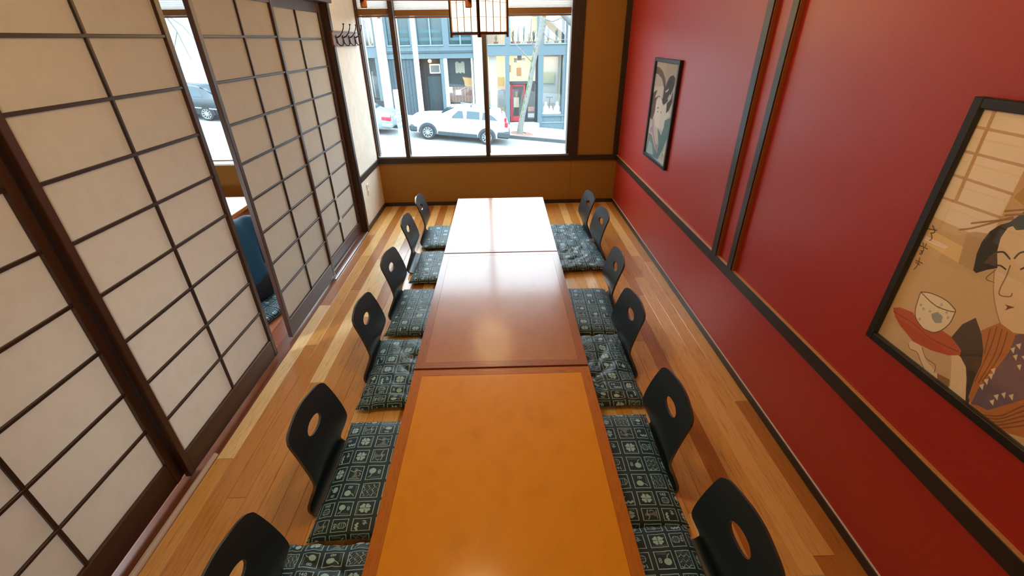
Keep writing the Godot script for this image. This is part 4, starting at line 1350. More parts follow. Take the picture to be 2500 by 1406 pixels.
	part("phone_body", bx(Vector3(0.075, 0.008, 0.15), 0.003), mat(Color8(190, 214, 222), 0.25), p, Vector3.ZERO, Vector3(0, 0, -0.6))
	part("phone_screen", bx(Vector3(0.068, 0.001, 0.14), 0.0), M.black, p, Vector3(0.0026, 0.0042, 0), Vector3(0, 0, -0.6))

func adjoining_things():
	var tb := thing("side_table", "low table in the next room, its glaring white end seen through the door gap", "table", Vector3(-2.90, 0, -3.3))
	var w := 0.86
	var l := 2.3
	part("table_top", bx(Vector3(w, 0.036, l), 0.004), M.table_top[0][0], tb, Vector3(0, 0.312, 0))
	for s in [-1.0, 1.0]:
		for e in [-1.0, 1.0]:
			part("leg", bx(Vector3(0.06, 0.294, 0.06), 0.004), M.table_leg, tb, Vector3(s * (w / 2 - 0.06), 0.147, e * (l / 2 - 0.08)))
	var m := cushion_mesh(301, 0.56, 0.60, 0.3)
	var o := thing("floor_cushion", "teal floor cushion under the seated person in the next room", "cushion", Vector3(-1.84, 0.0005, -2.86), deg_to_rad(-16.0))
	part("cover_top", m[0], M.fabric, o)
	part("cover_underside", m[1], M.fabric, o)
	person()
	# added fill lamp, whitens the shoji paper from behind
	var pl := thing("added_fill_lamp", "added white globe fill lamp behind the shoji, whitening the paper panes", "lamp", Vector3(-2.55, 0.55, -1.5))
	var gb := MB.new()
	gb.ball(Vector3.ZERO, Vector3(0.15, 0.15, 0.15), 24, 14)
	var gm := mat(Color8(244, 244, 240), 0.5)
	gm.emission_enabled = true
	gm.emission = Color(0.95, 0.98, 1.0)
	gm.emission_energy_multiplier = 1.4
	part("added_globe", gb.done(), gm, pl)
	var cd := MB.new()
	cd.lathe([Vector2(0, -0.549), Vector2(0.13, -0.549), Vector2(0.13, -0.53), Vector2(0.015, -0.52), Vector2(0.015, -0.145), Vector2(0, -0.145)], 20)
	part("stand", cd.done(), M.black, pl)
	var lit := OmniLight3D.new()
	lit.name = "lamp_light"
	lit.light_color = Color(0.93, 0.97, 1.0)
	lit.light_energy = NEXT_FILL
	lit.light_size = 0.12
	lit.omni_range = 10.0
	lit.omni_attenuation = 2.0
	lit.shadow_enabled = true
	pl.add_child(lit)

# ------------------------------------------------------------------ the street
func ground_y(x: float) -> float:
	return -2.9 - 0.105 * x

func slope() -> Basis:
	return Basis(Vector3(0, 0, 1), -atan(0.105))

func slab(called: String, x0: float, x1: float, z0: float, z1: float, up: float, thick: float, m: Material, label: String, category: String):
	var b := MB.new()
	var P := func(x: float, z: float, y: float): return Vector3(x, ground_y(x) + y, z)
	for yy in [[up, Vector3.UP], [up - thick, Vector3.DOWN]]:
		b.quad(P.call(x0, z0, yy[0]), P.call(x1, z0, yy[0]), P.call(x1, z1, yy[0]), P.call(x0, z1, yy[0]), yy[1])
	b.quad(P.call(x0, z1, up - thick), P.call(x1, z1, up - thick), P.call(x1, z1, up), P.call(x0, z1, up), Vector3.BACK)
	b.quad(P.call(x0, z0, up - thick), P.call(x1, z0, up - thick), P.call(x1, z0, up), P.call(x0, z0, up), Vector3.FORWARD)
	b.quad(P.call(x0, z0, up - thick), P.call(x0, z1, up - thick), P.call(x0, z1, up), P.call(x0, z0, up), Vector3.LEFT)
	b.quad(P.call(x1, z0, up - thick), P.call(x1, z1, up - thick), P.call(x1, z1, up), P.call(x1, z0, up), Vector3.RIGHT)
	return struct(called, b.done(), m, label, category)

func car(called: String, label: String, sec: Array, width: float, axle: float, wheel_r: float, paint: Material, at: Vector3, clad: bool, windows: Array, screens: Array) -> Node3D:
	# sec: [x, y_bottom, y_belt, y_top, half_belt, half_top]; x = 0 at the front axle, nose at -x
	var o := thing(called, label, "car", at)
	o.basis = slope()
	var b := MB.new()
	var rings := []
	for s in sec:
		var wb: float = s[4]
		var wt: float = s[5]
		var r := [Vector2(s[1], wb * 0.86), Vector2(s[1] + 0.10, wb * 0.97), Vector2(lerpf(s[1], s[2], 0.55), wb), Vector2(s[2] - 0.03, wb * 0.985), Vector2(s[2], wb * 0.96), Vector2(lerpf(s[2], s[3], 0.9), lerpf(wb * 0.95, wt, 0.92)), Vector2(s[3], wt * 0.82), Vector2(s[3] + 0.015, 0.0)]
		var full := []
		for q in r: full.append(Vector3(s[0], q.x, q.y))
		for i in range(r.size() - 2, -1, -1): full.append(Vector3(s[0], r[i].x, -r[i].y))
		rings.append(full)
	var nn: int = rings[0].size()
	var nrm := func(i: int, k: int) -> Vector3:
		var a: Vector3 = rings[min(i + 1, rings.size() - 1)][k] - rings[max(i - 1, 0)][k]
		var c: Vector3 = rings[i][min(k + 1, nn - 1)] - rings[i][max(k - 1, 0)]
		var m := a.cross(c).normalized()
		var outw := Vector3(0, rings[i][k].y - 0.6, rings[i][k].z)
		return m if m.dot(outw) > 0.0 else -m
	for i in rings.size() - 1:
		for k in nn - 1:
			b.tri(rings[i][k], rings[i + 1][k], rings[i + 1][k + 1], nrm.call(i, k), nrm.call(i + 1, k), nrm.call(i + 1, k + 1))
			b.tri(rings[i][k], rings[i + 1][k + 1], rings[i][k + 1], nrm.call(i, k), nrm.call(i + 1, k + 1), nrm.call(i, k + 1))
		b.quad(rings[i][0], rings[i + 1][0], rings[i + 1][nn - 1], rings[i][nn - 1], Vector3.DOWN)
	for e in [0, rings.size() - 1]:
		var c := Vector3.ZERO
		for p in rings[e]: c += p / nn
		var n := Vector3.LEFT if e == 0 else Vector3.RIGHT
		for k in nn: b.tri(c, rings[e][k], rings[e][(k + 1) % nn], n, n, n)
	part("car_body", b.done(), paint, o)
	# surface of the flank at a station and height
	var flank := func(x: float, y: float) -> float:
		for i in sec.size() - 1:
			if x <= sec[i + 1][0]:
				var t: float = (x - sec[i][0]) / (sec[i + 1][0] - sec[i][0])
				var belt: float = lerpf(sec[i][2], sec[i + 1][2], t)
				var top: float = lerpf(sec[i][3], sec[i + 1][3], t)
				var wb: float = lerpf(sec[i][4], sec[i + 1][4], t)
				var wt: float = lerpf(sec[i][5], sec[i + 1][5], t)
				if y <= belt: return wb
				return lerpf(wb * 0.955, lerpf(wb * 0.95, wt, 0.92), clamp((y - belt) / max(0.05, (top - belt) * 0.9), 0.0, 1.0))
		return sec[-1][4]
	var gm := mat(Color8(24, 56, 66), 0.1)
	for wdw in windows:
		for s in [1.0, -1.0]:
			var pb := MB.new()
			var pts := []
			for q in wdw: pts.append(Vector3(q[0], q[1], (flank.call(q[0], q[1]) + 0.012) * s))
			for i in range(1, pts.size() - 1):
				var n: Vector3 = (pts[i] - pts[0]).cross(pts[i + 1] - pts[0]).normalized()
				if n.z * s < 0: n = -n
				pb.tri(pts[0], pts[i], pts[i + 1], n, n, n)
			part("side_window", pb.done(), gm, o)
	for g in screens:
		for s in [1.0]:
			var wb := MB.new()
			var n := Vector3(g[1] - g[3], g[2] - g[0], 0).normalized()
			if n.y < 0: n = -n
			wb.quad(Vector3(g[0], g[1], -g[4]) + n * 0.02, Vector3(g[0], g[1], g[4]) + n * 0.02, Vector3(g[2], g[3], g[5]) + n * 0.02, Vector3(g[2], g[3], -g[5]) + n * 0.02, n)
			part("windscreen", wb.done(), gm, o)
	var rubber := mat(Color8(28, 34, 38), 0.8)
	var rim := mat(Color8(128, 136, 140), 0.35, null, Vector3.ONE, false, 0.3)
	var cladm := mat(Color8(36, 52, 59), 0.7)
	for ax in [0.0, axle]:
		for s in [1.0, -1.0]:
			var wz: float = (width / 2 - 0.10) * s
			var wb := MB.new()
			var face := Basis(Vector3(1, 0, 0), PI / 2 * s)
			wb.lathe([Vector2(0.0, -0.1), Vector2(wheel_r * 0.92, -0.1), Vector2(wheel_r, -0.06), Vector2(wheel_r, 0.06), Vector2(wheel_r * 0.93, 0.105), Vector2(wheel_r * 0.68, 0.10), Vector2(wheel_r * 0.66, 0.05), Vector2(0, 0.05)], 28, Vector3.ZERO, face)
			var wl := part("wheel", wb.done(), rubber, o, Vector3(ax, wheel_r, wz))
			var rb := MB.new()
			var star := PackedVector2Array()
			for k in 40:
				var a: float = TAU * (k / 4 + [-0.12, 0.12, 0.40, 0.60][k % 4]) / 10
				star.append(Vector2.from_angle(a) * (wheel_r * 0.66 if k % 4 < 2 else wheel_r * 0.24))
			rb.prism(star, 0.075 * s, 0.10 * s)
			var rr := MB.new()
			rr.lathe([Vector2(wheel_r * 0.60, 0.07), Vector2(wheel_r * 0.68, 0.07), Vector2(wheel_r * 0.68, 0.104), Vector2(wheel_r * 0.63, 0.10), Vector2(wheel_r * 0.60, 0.07)], 28, Vector3.ZERO, face)
			part("wheel_ring", rr.done(), rim, wl)
			part("wheel_spokes", rb.done(), rim, wl)
			# wheel arch
			var arch := MB.new()
			var inner := wheel_r * 1.06
			var outer := wheel_r * 1.27
			var z1: float = (flank.call(ax, 0.5) + 0.014) * s
			for k in 18:
				var a0 := PI * 1.06 * k / 18 - 0.03 * PI
				var a1 := PI * 1.06 * (k + 1) / 18 - 0.03 * PI
				var P := []
				for q in [[a0, inner], [a1, inner], [a1, outer], [a0, outer]]: P.append(Vector3(ax + cos(q[0]) * q[1], wheel_r + sin(q[0]) * q[1], z1))
				arch.quad(P[0], P[1], P[2], P[3], Vector3(0, 0, s))
				var P2 := [P[3], P[2], P[2] - Vector3(0, 0, 0.03 * s), P[3] - Vector3(0, 0, 0.03 * s)]
				arch.quad(P2[0], P2[1], P2[2], P2[3], Vector3(cos(a0), sin(a0), 0))
			# dark well behind the wheel
			for k in 18:
				var a0 := TAU * k / 18
				var a1 := TAU * (k + 1) / 18
				var c := Vector3(ax, wheel_r, z1 - 0.005 * s)
				arch.tri(c, c + Vector3(cos(a0), sin(a0), 0) * inner, c + Vector3(cos(a1), sin(a1), 0) * inner, Vector3(0, 0, s), Vector3(0, 0, s), Vector3(0, 0, s)) if (sin(a0) > -0.5 and sin(a1) > -0.5) else null
			part("wheel_arch", arch.done(), cladm if clad else mat(Color8(34, 36, 40), 0.8), o)
			# the wheel stands a little proud of the well
			wl.position.z = z1 - 0.085 * s
	return o

func lump(parent: Node3D, called: String, lo: Vector3, hi: Vector3, m: Material, bev := 0.03):
	return span(called, lo, hi, m, parent, bev)

func cars():
	var white := mat(Color8(206, 208, 208), 0.3)
	white.clearcoat_enabled = true
	white.clearcoat = 0.6
	var silver := mat(Color8(120, 134, 140), 0.35, null, Vector3.ONE, false, 0.3)
	var black := mat(Color8(34, 48, 56), 0.2)
	var red := mat(Color8(208, 20, 44), 0.25)
	var cladm := mat(Color8(36, 52, 59), 0.7)
	var wagon := [[-0.86, 0.45, 0.72, 0.80, 0.55, 0.5], [-0.80, 0.28, 0.86, 0.93, 0.76, 0.66], [-0.62, 0.26, 0.94, 1.01, 0.88, 0.72], [-0.1, 0.26, 0.98, 1.08, 0.92, 0.76], [0.50, 0.27, 1.00, 1.14, 0.93, 0.76], [0.85, 0.27, 1.01, 1.34, 0.93, 0.68], [1.25, 0.27, 1.02, 1.53, 0.93, 0.62], [1.9, 0.27, 1.03, 1.58, 0.93, 0.62], [2.7, 0.27, 1.05, 1.57, 0.93, 0.61], [3.35, 0.30, 1.07, 1.54, 0.92, 0.60], [3.62, 0.33, 1.08, 1.36, 0.90, 0.62], [3.74, 0.36, 1.06, 1.12, 0.86, 0.72], [3.86, 0.42, 0.78, 0.82, 0.74, 0.62]]
	var wins := [[[1.02, 1.06], [1.50, 1.08], [1.68, 1.09], [1.60, 1.40], [1.40, 1.41]], [[1.80, 1.09], [2.44, 1.11], [2.40, 1.43], [1.80, 1.43]], [[2.54, 1.11], [3.30, 1.13], [3.10, 1.28], [2.80, 1.42], [2.56, 1.43]]]
	var at := Vector3(-3.57, ground_y(-3.57), -23.25)
	var c := car("parked_wagon", "white estate car with dark lower trim parked across the street behind the middle window bay", wagon, 1.86, 2.83, 0.345, white, at, true, wins, [[0.58, 1.20, 1.20, 1.525, 0.70, 0.60], [3.42, 1.50, 3.70, 1.20, 0.58, 0.68]])
	lump(c, "side_cladding", Vector3(0.48, 0.26, 0.90), Vector3(2.36, 0.44, 0.955), cladm, 0.02)
	lump(c, "front_bumper", Vector3(-0.90, 0.30, -0.72), Vector3(-0.45, 0.62, 0.885), cladm, 0.08)
	lump(c, "rear_bumper", Vector3(3.28, 0.34, -0.80), Vector3(3.94, 0.68, 0.94), cladm, 0.08)
	lump(c, "tail_light", Vector3(3.62, 0.86, 0.76), Vector3(3.80, 1.10, 0.90), red, 0.03)
	lump(c, "tail_light", Vector3(3.60, 1.08, 0.74), Vector3(3.72, 1.30, 0.84), red, 0.03)
	for s in [-1.0, 1.0]:
		lump(c, "roof_rail", Vector3(1.4, 1.585, s * 0.56 - 0.02), Vector3(3.2, 1.625, s * 0.56 + 0.02), silver, 0.012)
		lump(c, "door_mirror", Vector3(1.0, 1.08, s * 1.0 - 0.09), Vector3(1.14, 1.22, s * 1.0 + 0.09), white, 0.03)
	lump(c, "roof_rack_bar", Vector3(1.95, 1.625, -0.62), Vector3(2.02, 1.67, 0.62), black, 0.012)
	lump(c, "roof_rack_bar", Vector3(2.85, 1.625, -0.62), Vector3(2.92, 1.67, 0.62), black, 0.012)
	var sedan := [[-0.90, 0.40, 0.62, 0.68, 0.60, 0.5], [-0.78, 0.24, 0.74, 0.80, 0.80, 0.66], [-0.3, 0.22, 0.84, 0.92, 0.88, 0.74], [0.55, 0.22, 0.90, 1.00, 0.90, 0.74], [1.0, 0.22, 0.91, 1.24, 0.90, 0.64], [1.4, 0.22, 0.92, 1.40, 0.90, 0.58], [2.2, 0.22, 0.93, 1.42, 0.90, 0.57], [2.7, 0.22, 0.94, 1.32, 0.90, 0.60], [3.15, 0.24, 0.95, 1.06, 0.89, 0.72], [3.75, 0.27, 0.94, 1.02, 0.86, 0.74], [3.86, 0.32, 0.86, 0.92, 0.82, 0.70], [3.93, 0.40, 0.66, 0.70, 0.74, 0.62]]
	var swins := [[[1.05, 0.97], [1.72, 0.98], [1.70, 1.33], [1.45, 1.32]], [[1.80, 0.98], [2.66, 1.0], [2.45, 1.26], [2.2, 1.34], [1.80, 1.34]]]
	var chrome := mat(Color8(220, 226, 230), 0.2, null, Vector3.ONE, false, 0.8)
	var sx := -5.20 - 3.98
	var d := car("parked_sedan", "silver sedan with red tail lights parked at the left window edge", sedan, 1.8, 2.72, 0.31, silver, Vector3(sx, ground_y(sx), -23.2), false, swins, [[0.62, 1.05, 1.34, 1.40, 0.68, 0.56], [2.40, 1.39, 3.08, 1.11, 0.56, 0.66]])
	lump(d, "rear_bumper", Vector3(3.4, 0.34, -0.86), Vector3(3.98, 0.60, 0.90), silver, 0.08)
	lump(d, "tail_light", Vector3(3.45, 0.68, 0.70), Vector3(3.90, 0.86, 0.885), red, 0.03)
	lump(d, "number_plate", Vector3(3.90, 0.68, -0.2), Vector3(3.945, 0.80, 0.2), white, 0.005)
	lump(d, "boot_trim", Vector3(3.88, 0.88, 0.3), Vector3(3.93, 1.0, 0.78), chrome, 0.01)
	var bx0 := -13.57 - 2.72
	var e := car("parked_dark_sedan", "dark sedan parked across the street, seen through the gap between the shoji panels", sedan, 1.8, 2.72, 0.31, black, Vector3(bx0, ground_y(bx0), -23.0), false, swins, [[0.62, 1.05, 1.34, 1.40, 0.68, 0.56], [2.40, 1.39, 3.08, 1.11, 0.56, 0.66]])
	lump(e, "side_moulding", Vector3(0.5, 0.52, 0.90), Vector3(3.7, 0.56, 0.925), chrome, 0.008)

func tree():
	var bark := mat(Color8(112, 114, 110), 0.85, noise_tex(0.03, [0.55, 0.9, 1.0, 0.75], 256, 51, 4), Vector3(3, 1.2, 3))
	var dark := mat(Color8(92, 96, 96), 0.85, M.fine, Vector3(2, 2, 2))
	var moss := mat(Color8(74, 108, 38), 0.9, M.fine, Vector3(5, 5, 5))
	var o := thing("street_tree", "bare mossy street tree leaning up past the right window bay", "tree", Vector3(1.0, ground_y(1.0) + 0.02, -25.2))
	var rel := func(x: float, y: float, z := 0.0) -> Vector3: return Vector3(x - 1.0, y - ground_y(1.0), z)
	var path := [rel.call(0.99, -3.02), rel.call(1.0, -2.85), rel.call(1.03, -2.5), rel.call(1.14, -1.95), rel.call(1.27, -1.45), rel.call(1.38, -1.0), rel.call(1.50, -0.5), rel.call(1.60, 0.1), rel.call(1.72, 0.72), rel.call(1.86, 1.25), rel.call(2.02, 1.7), rel.call(2.13, 2.2), rel.call(2.12, 2.7), rel.call(2.05, 3.4)]
	var b := MB.new()
	b.tube(path, [0.21, 0.18, 0.155, 0.14, 0.13, 0.125, 0.13, 0.125, 0.13, 0.14, 0.16, 0.17, 0.15, 0.12], 12)
	part("trunk", b.done(), bark, o)
	var twigs := [[rel.call(1.68, 0.55), rel.call(1.2, 1.0, 0.3), rel.call(0.75, 1.45, 0.4), rel.call(0.6, 1.9, 0.4)], [rel.call(2.1, 2.0), rel.call(2.35, 1.7, 0.2), rel.call(2.7, 1.55, 0.3), rel.call(3.4, 1.6, 0.4)], [rel.call(1.8, 1.0), rel.call(1.5, 1.7, 0.4), rel.call(1.55, 2.5, 0.5)], [rel.call(2.1, 2.5), rel.call(2.6, 2.35, 0.2), rel.call(3.0, 2.5, 0.3), rel.call(3.6, 2.3, 0.2)]]
	for t in twigs:
		var tb := MB.new()
		tb.tube(t, [0.035, 0.028, 0.02, 0.012].slice(0, t.size()), 7)
		part("branch", tb.done(), bark, o)
	var mb := MB.new()
	for k in 26:
		var t := 3.0 + 6.0 * k / 26.0
		var i := int(t)
		var p: Vector3 = path[i].lerp(path[i + 1], t - i)
		mb.ball(p + Vector3(-0.085 + 0.02 * sin(k * 3.0), 0, 0.07 + 0.03 * cos(k * 2.0)), Vector3(0.028, 0.10, 0.05), 7, 5)
	tag(part("moss", mb.done(), moss, o), "green moss on the trunk", "", "", "stuff")
	var limb := thing("tree_limb", "thick dark bare limb crossing the top right corner of the window", "tree", Vector3(3.9, 1.7, -23.6))
	var lb := MB.new()
	lb.tube([Vector3(0.6, -0.5, 0), Vector3(0, 0.15, 0), Vector3(-0.6, 0.62, 0), Vector3(-1.0, 0.95, 0), Vector3(-1.6, 1.6, 0)], [0.22, 0.2, 0.17, 0.14, 0.1], 10)
	part("bough", lb.done(), dark, limb)
	# thin branches in view through the door gap
	var g := thing("bare_branches", "thin bare twigs hanging across the street, seen through the door gap", "tree", Vector3(-13.4, 1.6, -21.5))
	var gb := MB.new()
	gb.tube([Vector3(-0.6, 2.2, 0), Vector3(-0.2, 1.2, 0), Vector3(0.1, 0.5, 0), Vector3(0.3, -0.5, 0)], [0.05, 0.03, 0.02, 0.01], 6)
	gb.tube([Vector3(-0.2, 1.2, 0), Vector3(0.4, 0.7, 0), Vector3(0.8, 0.1, 0)], [0.025, 0.018, 0.01], 6)
	gb.tube([Vector3(0.1, 0.5, 0), Vector3(-0.3, -0.2, 0), Vector3(-0.2, -0.7, 0)], [0.02, 0.014, 0.008], 6)
	part("twigs", gb.done(), dark, g)

func potted_plant(at: Vector3, hgt: float, pot: Color, leaf: Color, sd: int, label: String):
	var o := thing("potted_plant", label, "plant", at, sd * 1.3, "plants behind the upstairs window")
	var b := MB.new()
	b.lathe([Vector2(0, 0), Vector2(0.09, 0), Vector2(0.12, 0.18), Vector2(0.135, 0.18), Vector2(0.135, 0.22), Vector2(0.11, 0.22), Vector2(0, 0.20)], 14)
	part("pot", b.done(), mat(pot, 0.7), o)
	var r := RandomNumberGenerator.new()
	r.seed = sd
	var l := MB.new()
	for k in 16:
		var a := TAU * k / 16 + r.randf()
		var t := 0.3 + 0.7 * r.randf()
		var d := Vector3(cos(a), 0, sin(a))
		var side := Vector3(-sin(a), 0, cos(a)) * 0.045
		var p0 := Vector3(0, 0.2, 0) + d * 0.02
		var p1 := Vector3(0, 0.2 + hgt * t * 0.7, 0) + d * 0.05
		var p2 := Vector3(0, 0.2 + hgt * t, 0) + d * (0.07 + 0.05 * r.randf())
		l.quad(p0 - side * 0.3, p0 + side * 0.3, p1 + side, p1 - side)
		l.quad(p1 - side, p1 + side, p2 + side * 0.1, p2 - side * 0.1)
	tag(part("foliage", l.done(), mat(leaf, 0.6), o), "", "", "", "stuff")

func street():
	var asphalt := mat(Color8(128, 134, 136), 0.75, noise_tex(0.02, [0.86, 1.0, 0.94, 1.0], 512, 61, 5), Vector3(0.35, 0.35, 0.35), true)
	var paving := mat(Color8(150, 152, 150), 0.8, M.plaster, Vector3(0.8, 0.8, 0.8), true)
	var kerbm := mat(Color8(64, 72, 76), 0.85, noise_tex(0.05, [0.4, 1.0, 0.6], 256, 62, 3), Vector3(1.4, 1.4, 1.4), true)
	slab("road", -60, 40, -24.4, -5.4, 0.0, 0.3, asphalt, "pale grey street sloping down to the right", "road")
	slab("pavement", -60, 40, -34.0, -24.62, 0.14, 0.4, paving, "pavement along the shops opposite", "pavement")
	slab("kerb", -60, 40, -24.62, -24.4, 0.15, 0.45, kerbm, "dark weathered kerb along the far side of the street", "kerb")
	cars()
	shops()
	tree()
	# soil bed
	var bed := MB.new()
	bed.lathe([Vector2(0.22, 0.03), Vector2(0.6, 0.02), Vector2(0.66, -0.02)], 18, Vector3.ZERO, slope())
	tag(part("tree_bed", bed.done(), mat(Color8(120, 92, 80), 0.9, M.fine, Vector3(4, 4, 4)), null, Vector3(1.1, ground_y(1.1) + 0.145, -25.35)), "reddish brown soil bed at the foot of the street tree", "soil bed", "", "structure")
	# lamp post
	var whitem := mat(Color8(226, 230, 230), 0.5)
	var lp := MB.new()
	lp.lathe([Vector2(0.24, 0), Vector2(0.24, 0.18), Vector2(0.19, 0.42), Vector2(0.145, 0.65), Vector2(0.135, 1.2), Vector2(0.115, 5.6), Vector2(0.0, 5.62)], 18)
	tag(part("street_lamp_post", lp.done(), whitem, null, Vector3(-4.20, ground_y(-4.2) + 0.14, -25.15)), "white street lamp post with a flared foot behind the estate car", "post")
	# parking banner
	var bn := thing("street_banner", "tall white street sign with blue slanted stripes beside the left mullion", "sign", Vector3(-4.49, ground_y(-4.49), -21.0))
	part("sign_board", bx(Vector3(0.30, 2.25, 0.10), 0.01), whitem, bn, Vector3(0, 1.13, 0))
	var bm := mat(Color8(96, 190, 226), 0.6)
	for k in 5:
		var sb := MB.new()
		var y: float = [1.42, 1.26, 1.12, 0.93, 0.70][k]
		var t: float = [0.06, 0.05, 0.05, 0.12, 0.12][k]
		sb.prism(PackedVector2Array([Vector2(-0.146, y - 0.07), Vector2(0.146, y + 0.03), Vector2(0.146, y + 0.03 + t), Vector2(-0.146, y - 0.07 + t)]), 0.0505, 0.054)
		part("blue_stripe", sb.done(), bm, bn)
	var ar := MB.new()
	ar.prism(PackedVector2Array([Vector2(-0.03, 1.72), Vector2(0.05, 1.78), Vector2(0.02, 1.62)]), 0.0505, 0.054)
	ar.prism(PackedVector2Array([Vector2(-0.02, 1.98), Vector2(0.01, 2.06), Vector2(0.04, 1.98)]), 0.0505, 0.054)
	part("dark_mark", ar.done(), mat(Color8(90, 120, 140), 0.6), bn)

func shops():
	var grey := mat(Color8(72, 93, 101), 0.7, M.plaster, Vector3(0.6, 0.6, 0.6), true)
	var grey2 := mat(Color8(50, 68, 76), 0.7, M.fine, Vector3(3, 0.2, 3), true)
	var pale := mat(Color8(140, 146, 148), 0.8, M.plaster, Vector3(0.6, 0.6, 0.6), true)
	var lightf := mat(Color8(94, 113, 122), 0.6)
	var deep := mat(Color8(21, 34, 38), 0.7)
	var teal := mat(Color8(22, 56, 64), 0.12)
	var whitef := mat(Color8(189, 192, 192), 0.6)
	var redm := mat(Color8(136, 33, 42), 0.5)
	var cream := mat(Color8(207, 195, 172), 0.8)
	var gold := mat(Color8(162, 124, 53), 0.6)
	var o := thing("shop_building", "two storey grey blue shop building with white pilasters across the street", "building", Vector3(0, 0, -28.0))
	var f := func(called: String, x0: float, x1: float, y0: float, y1: float, z0: float, z1: float, m: Material, par: Node3D = null):
		return span(called, Vector3(x0, y0, z0), Vector3(x1, y1, z1), m, o if par == null else par, 0.01)
	# masses: left wing behind the door gap, upper wall, lower parts left solid
	f.call("gable_wall", -40.0, -8.6, -4.0, 4.4, -1.2, -0.35, pale)
	f.call("gable_wall", -8.6, -7.5, -4.0, 4.0, -1.2, -0.2, grey)
	f.call("upper_wall", -8.6, 12.0, 2.75, 3.7, -1.2, -0.15, grey)  # top edge out of view, kept low to let sky light in
	f.call("side_wall", 3.99, 12.0, -4.6, 3.7, -1.2, -0.2, grey)
	f.call("back_wall", -8.6, 3.99, -4.6, 2.75, -3.2, -3.0, deep)
	f.call("party_wall", -1.6, -1.0, -4.6, 2.75, -3.0, -0.3, cream)
	f.call("shop_floor", -8.6, 3.99, -3.4, -2.75, -3.0, -0.3, deep)
	f.call("upper_floor", -8.6, 3.99, 0.86, 1.30, -3.0, -0.3, pale)
	# pilasters
	f.call("pilaster", -6.78, -6.27, -3.2, 3.8, -0.5, 0.12, pale)
	f.call("pilaster", -1.47, -0.965, -3.6, 3.8, -0.5, 0.12, pale)
	f.call("pilaster", 3.755, 3.99, -3.8, 3.8, -0.5, 0.12, pale)
	for k in 5: f.call("pilaster", -9.6 - k * 1.7, -9.2 - k * 1.7, -3, 4.3, -0.4, -0.2, grey if k % 2 else lightf)
	# bands
	f.call("fascia", -6.27, -1.47, 0.745, 1.02, -0.4, 0.02, grey)
	f.call("cornice", -6.27, -1.47, 1.02, 1.09, -0.4, 0.07, grey2)
	f.call("cornice", -6.27, -1.47, 1.12, 1.18, -0.4, 0.05, grey)
	f.call("fascia", -6.27, -1.47, 1.09, 1.36, -0.4, 0.03, grey)
	f.call("fascia", -0.965, 3.755, 0.83, 1.36, -0.4, 0.03, grey)
	f.call("fascia", -8.6, -6.78, 0.82, 1.36, -0.4, 0.03, grey)
	# upper windows
	var ups := [[-8.4, -6.9, true], [-6.14, -4.92, false], [-4.49, -3.12, false], [-2.78, -1.55, false], [-0.66, 0.29, true], [0.60, 2.07, true], [2.48, 3.68, true]]
	var px := -8.6
	for u in ups:
		f.call("window_pier", px, u[0], 1.30, 2.75, -0.4, 0.0, grey)
		px = u[1]
		var wn = f.call("window_ledge", u[0] - 0.03, u[1] + 0.03, 1.36, 1.425, -0.3, 0.08, lightf)
		var g: MeshInstance3D = f.call("upper_pane", u[0], u[1], 1.42, 2.75, -0.16, -0.15, M.shop_glass if u[2] else teal)
		if not u[2]:
			for q in [1.62, 2.0]: f.call("window_blind", u[0] + 0.02, u[1] - 0.02, q, q + 0.16, -0.149, -0.146, mat(Color8(40, 76, 84), 0.5))
			f.call("window_mullion", (u[0] + u[1]) / 2 - 0.04, (u[0] + u[1]) / 2 + 0.04, 1.425, 2.75, -0.14, -0.08, lightf)
	f.call("window_pier", px, 3.755, 1.30, 2.75, -0.4, 0.0, grey)
	f.call("upstairs_wall", -0.9, 3.7, 1.30, 2.75, -2.4, -2.3, cream)
	f.call("upstairs_wall", -8.5, -6.8, 1.30, 2.75, -2.4, -2.3, cream)
	f.call("upstairs_ceiling", -8.6, 3.99, 2.7, 2.76, -3.0, -0.4, cream)
	# boarded wall left of the entry
	var bx0 := -6.27
	for k in 8:
		f.call("cladding_board", bx0 + k * 0.195, bx0 + (k + 1) * 0.195 - 0.008, -2.75, 0.745, -0.2, -0.06 - 0.006 * (k % 2), grey2)
	f.call("plinth", -6.27, -4.70, -3.2, -2.75, -0.3, 0.0, pale)
	# recessed entry
	f.call("entry_back", -4.71, -3.17, -3.2, 0.745, -0.9, -0.8, mat(Color8(29, 32, 34), 0.7))
	f.call("entry_side", -4.71, -4.62, -3.0, 0.745, -0.8, -0.1, mat(Color8(47, 42, 41), 0.7))
	f.call("entry_side", -3.36, -3.17, -3.0, 0.745, -0.8, 0.0, grey)
	var dr = f.call("entry_door", -4.25, -3.40, -2.55, -0.18, -0.8, -0.74, mat(Color8(20, 48, 55), 0.5))
	f.call("door_panel", -4.13, -3.52, -2.35, -1.5, -0.74, -0.73, mat(Color8(18, 42, 50), 0.5), null)
	f.call("transom_frame", -4.09, -3.46, -0.05, 0.45, -0.80, -0.75, whitef)
	f.call("transom_pane", -4.02, -3.53, 0.02, 0.38, -0.752, -0.742, mat(Color8(80, 93, 98), 0.3))
	var gl := MB.new()
	gl.ball(Vector3.ZERO, Vector3(0.11, 0.10, 0.11), 16, 10)
	var lampm := mat(Color8(182, 175, 161), 0.5)
	lampm.emission_enabled = true
	lampm.emission = Color(1.0, 0.92, 0.8)
	lampm.emission_energy_multiplier = 1.2
	part("globe_lamp", gl.done(), lampm, o, Vector3(-3.98, 0.62, -0.35))
	var ol := OmniLight3D.new()
	ol.name = "globe_light"
	ol.light_color = Color(1, 0.8, 0.55)
	ol.light_energy = 0.5
	ol.light_size = 0.08
	ol.shadow_enabled = true
	ol.position = Vector3(-3.98, 0.62, -0.35)
	o.add_child(ol)
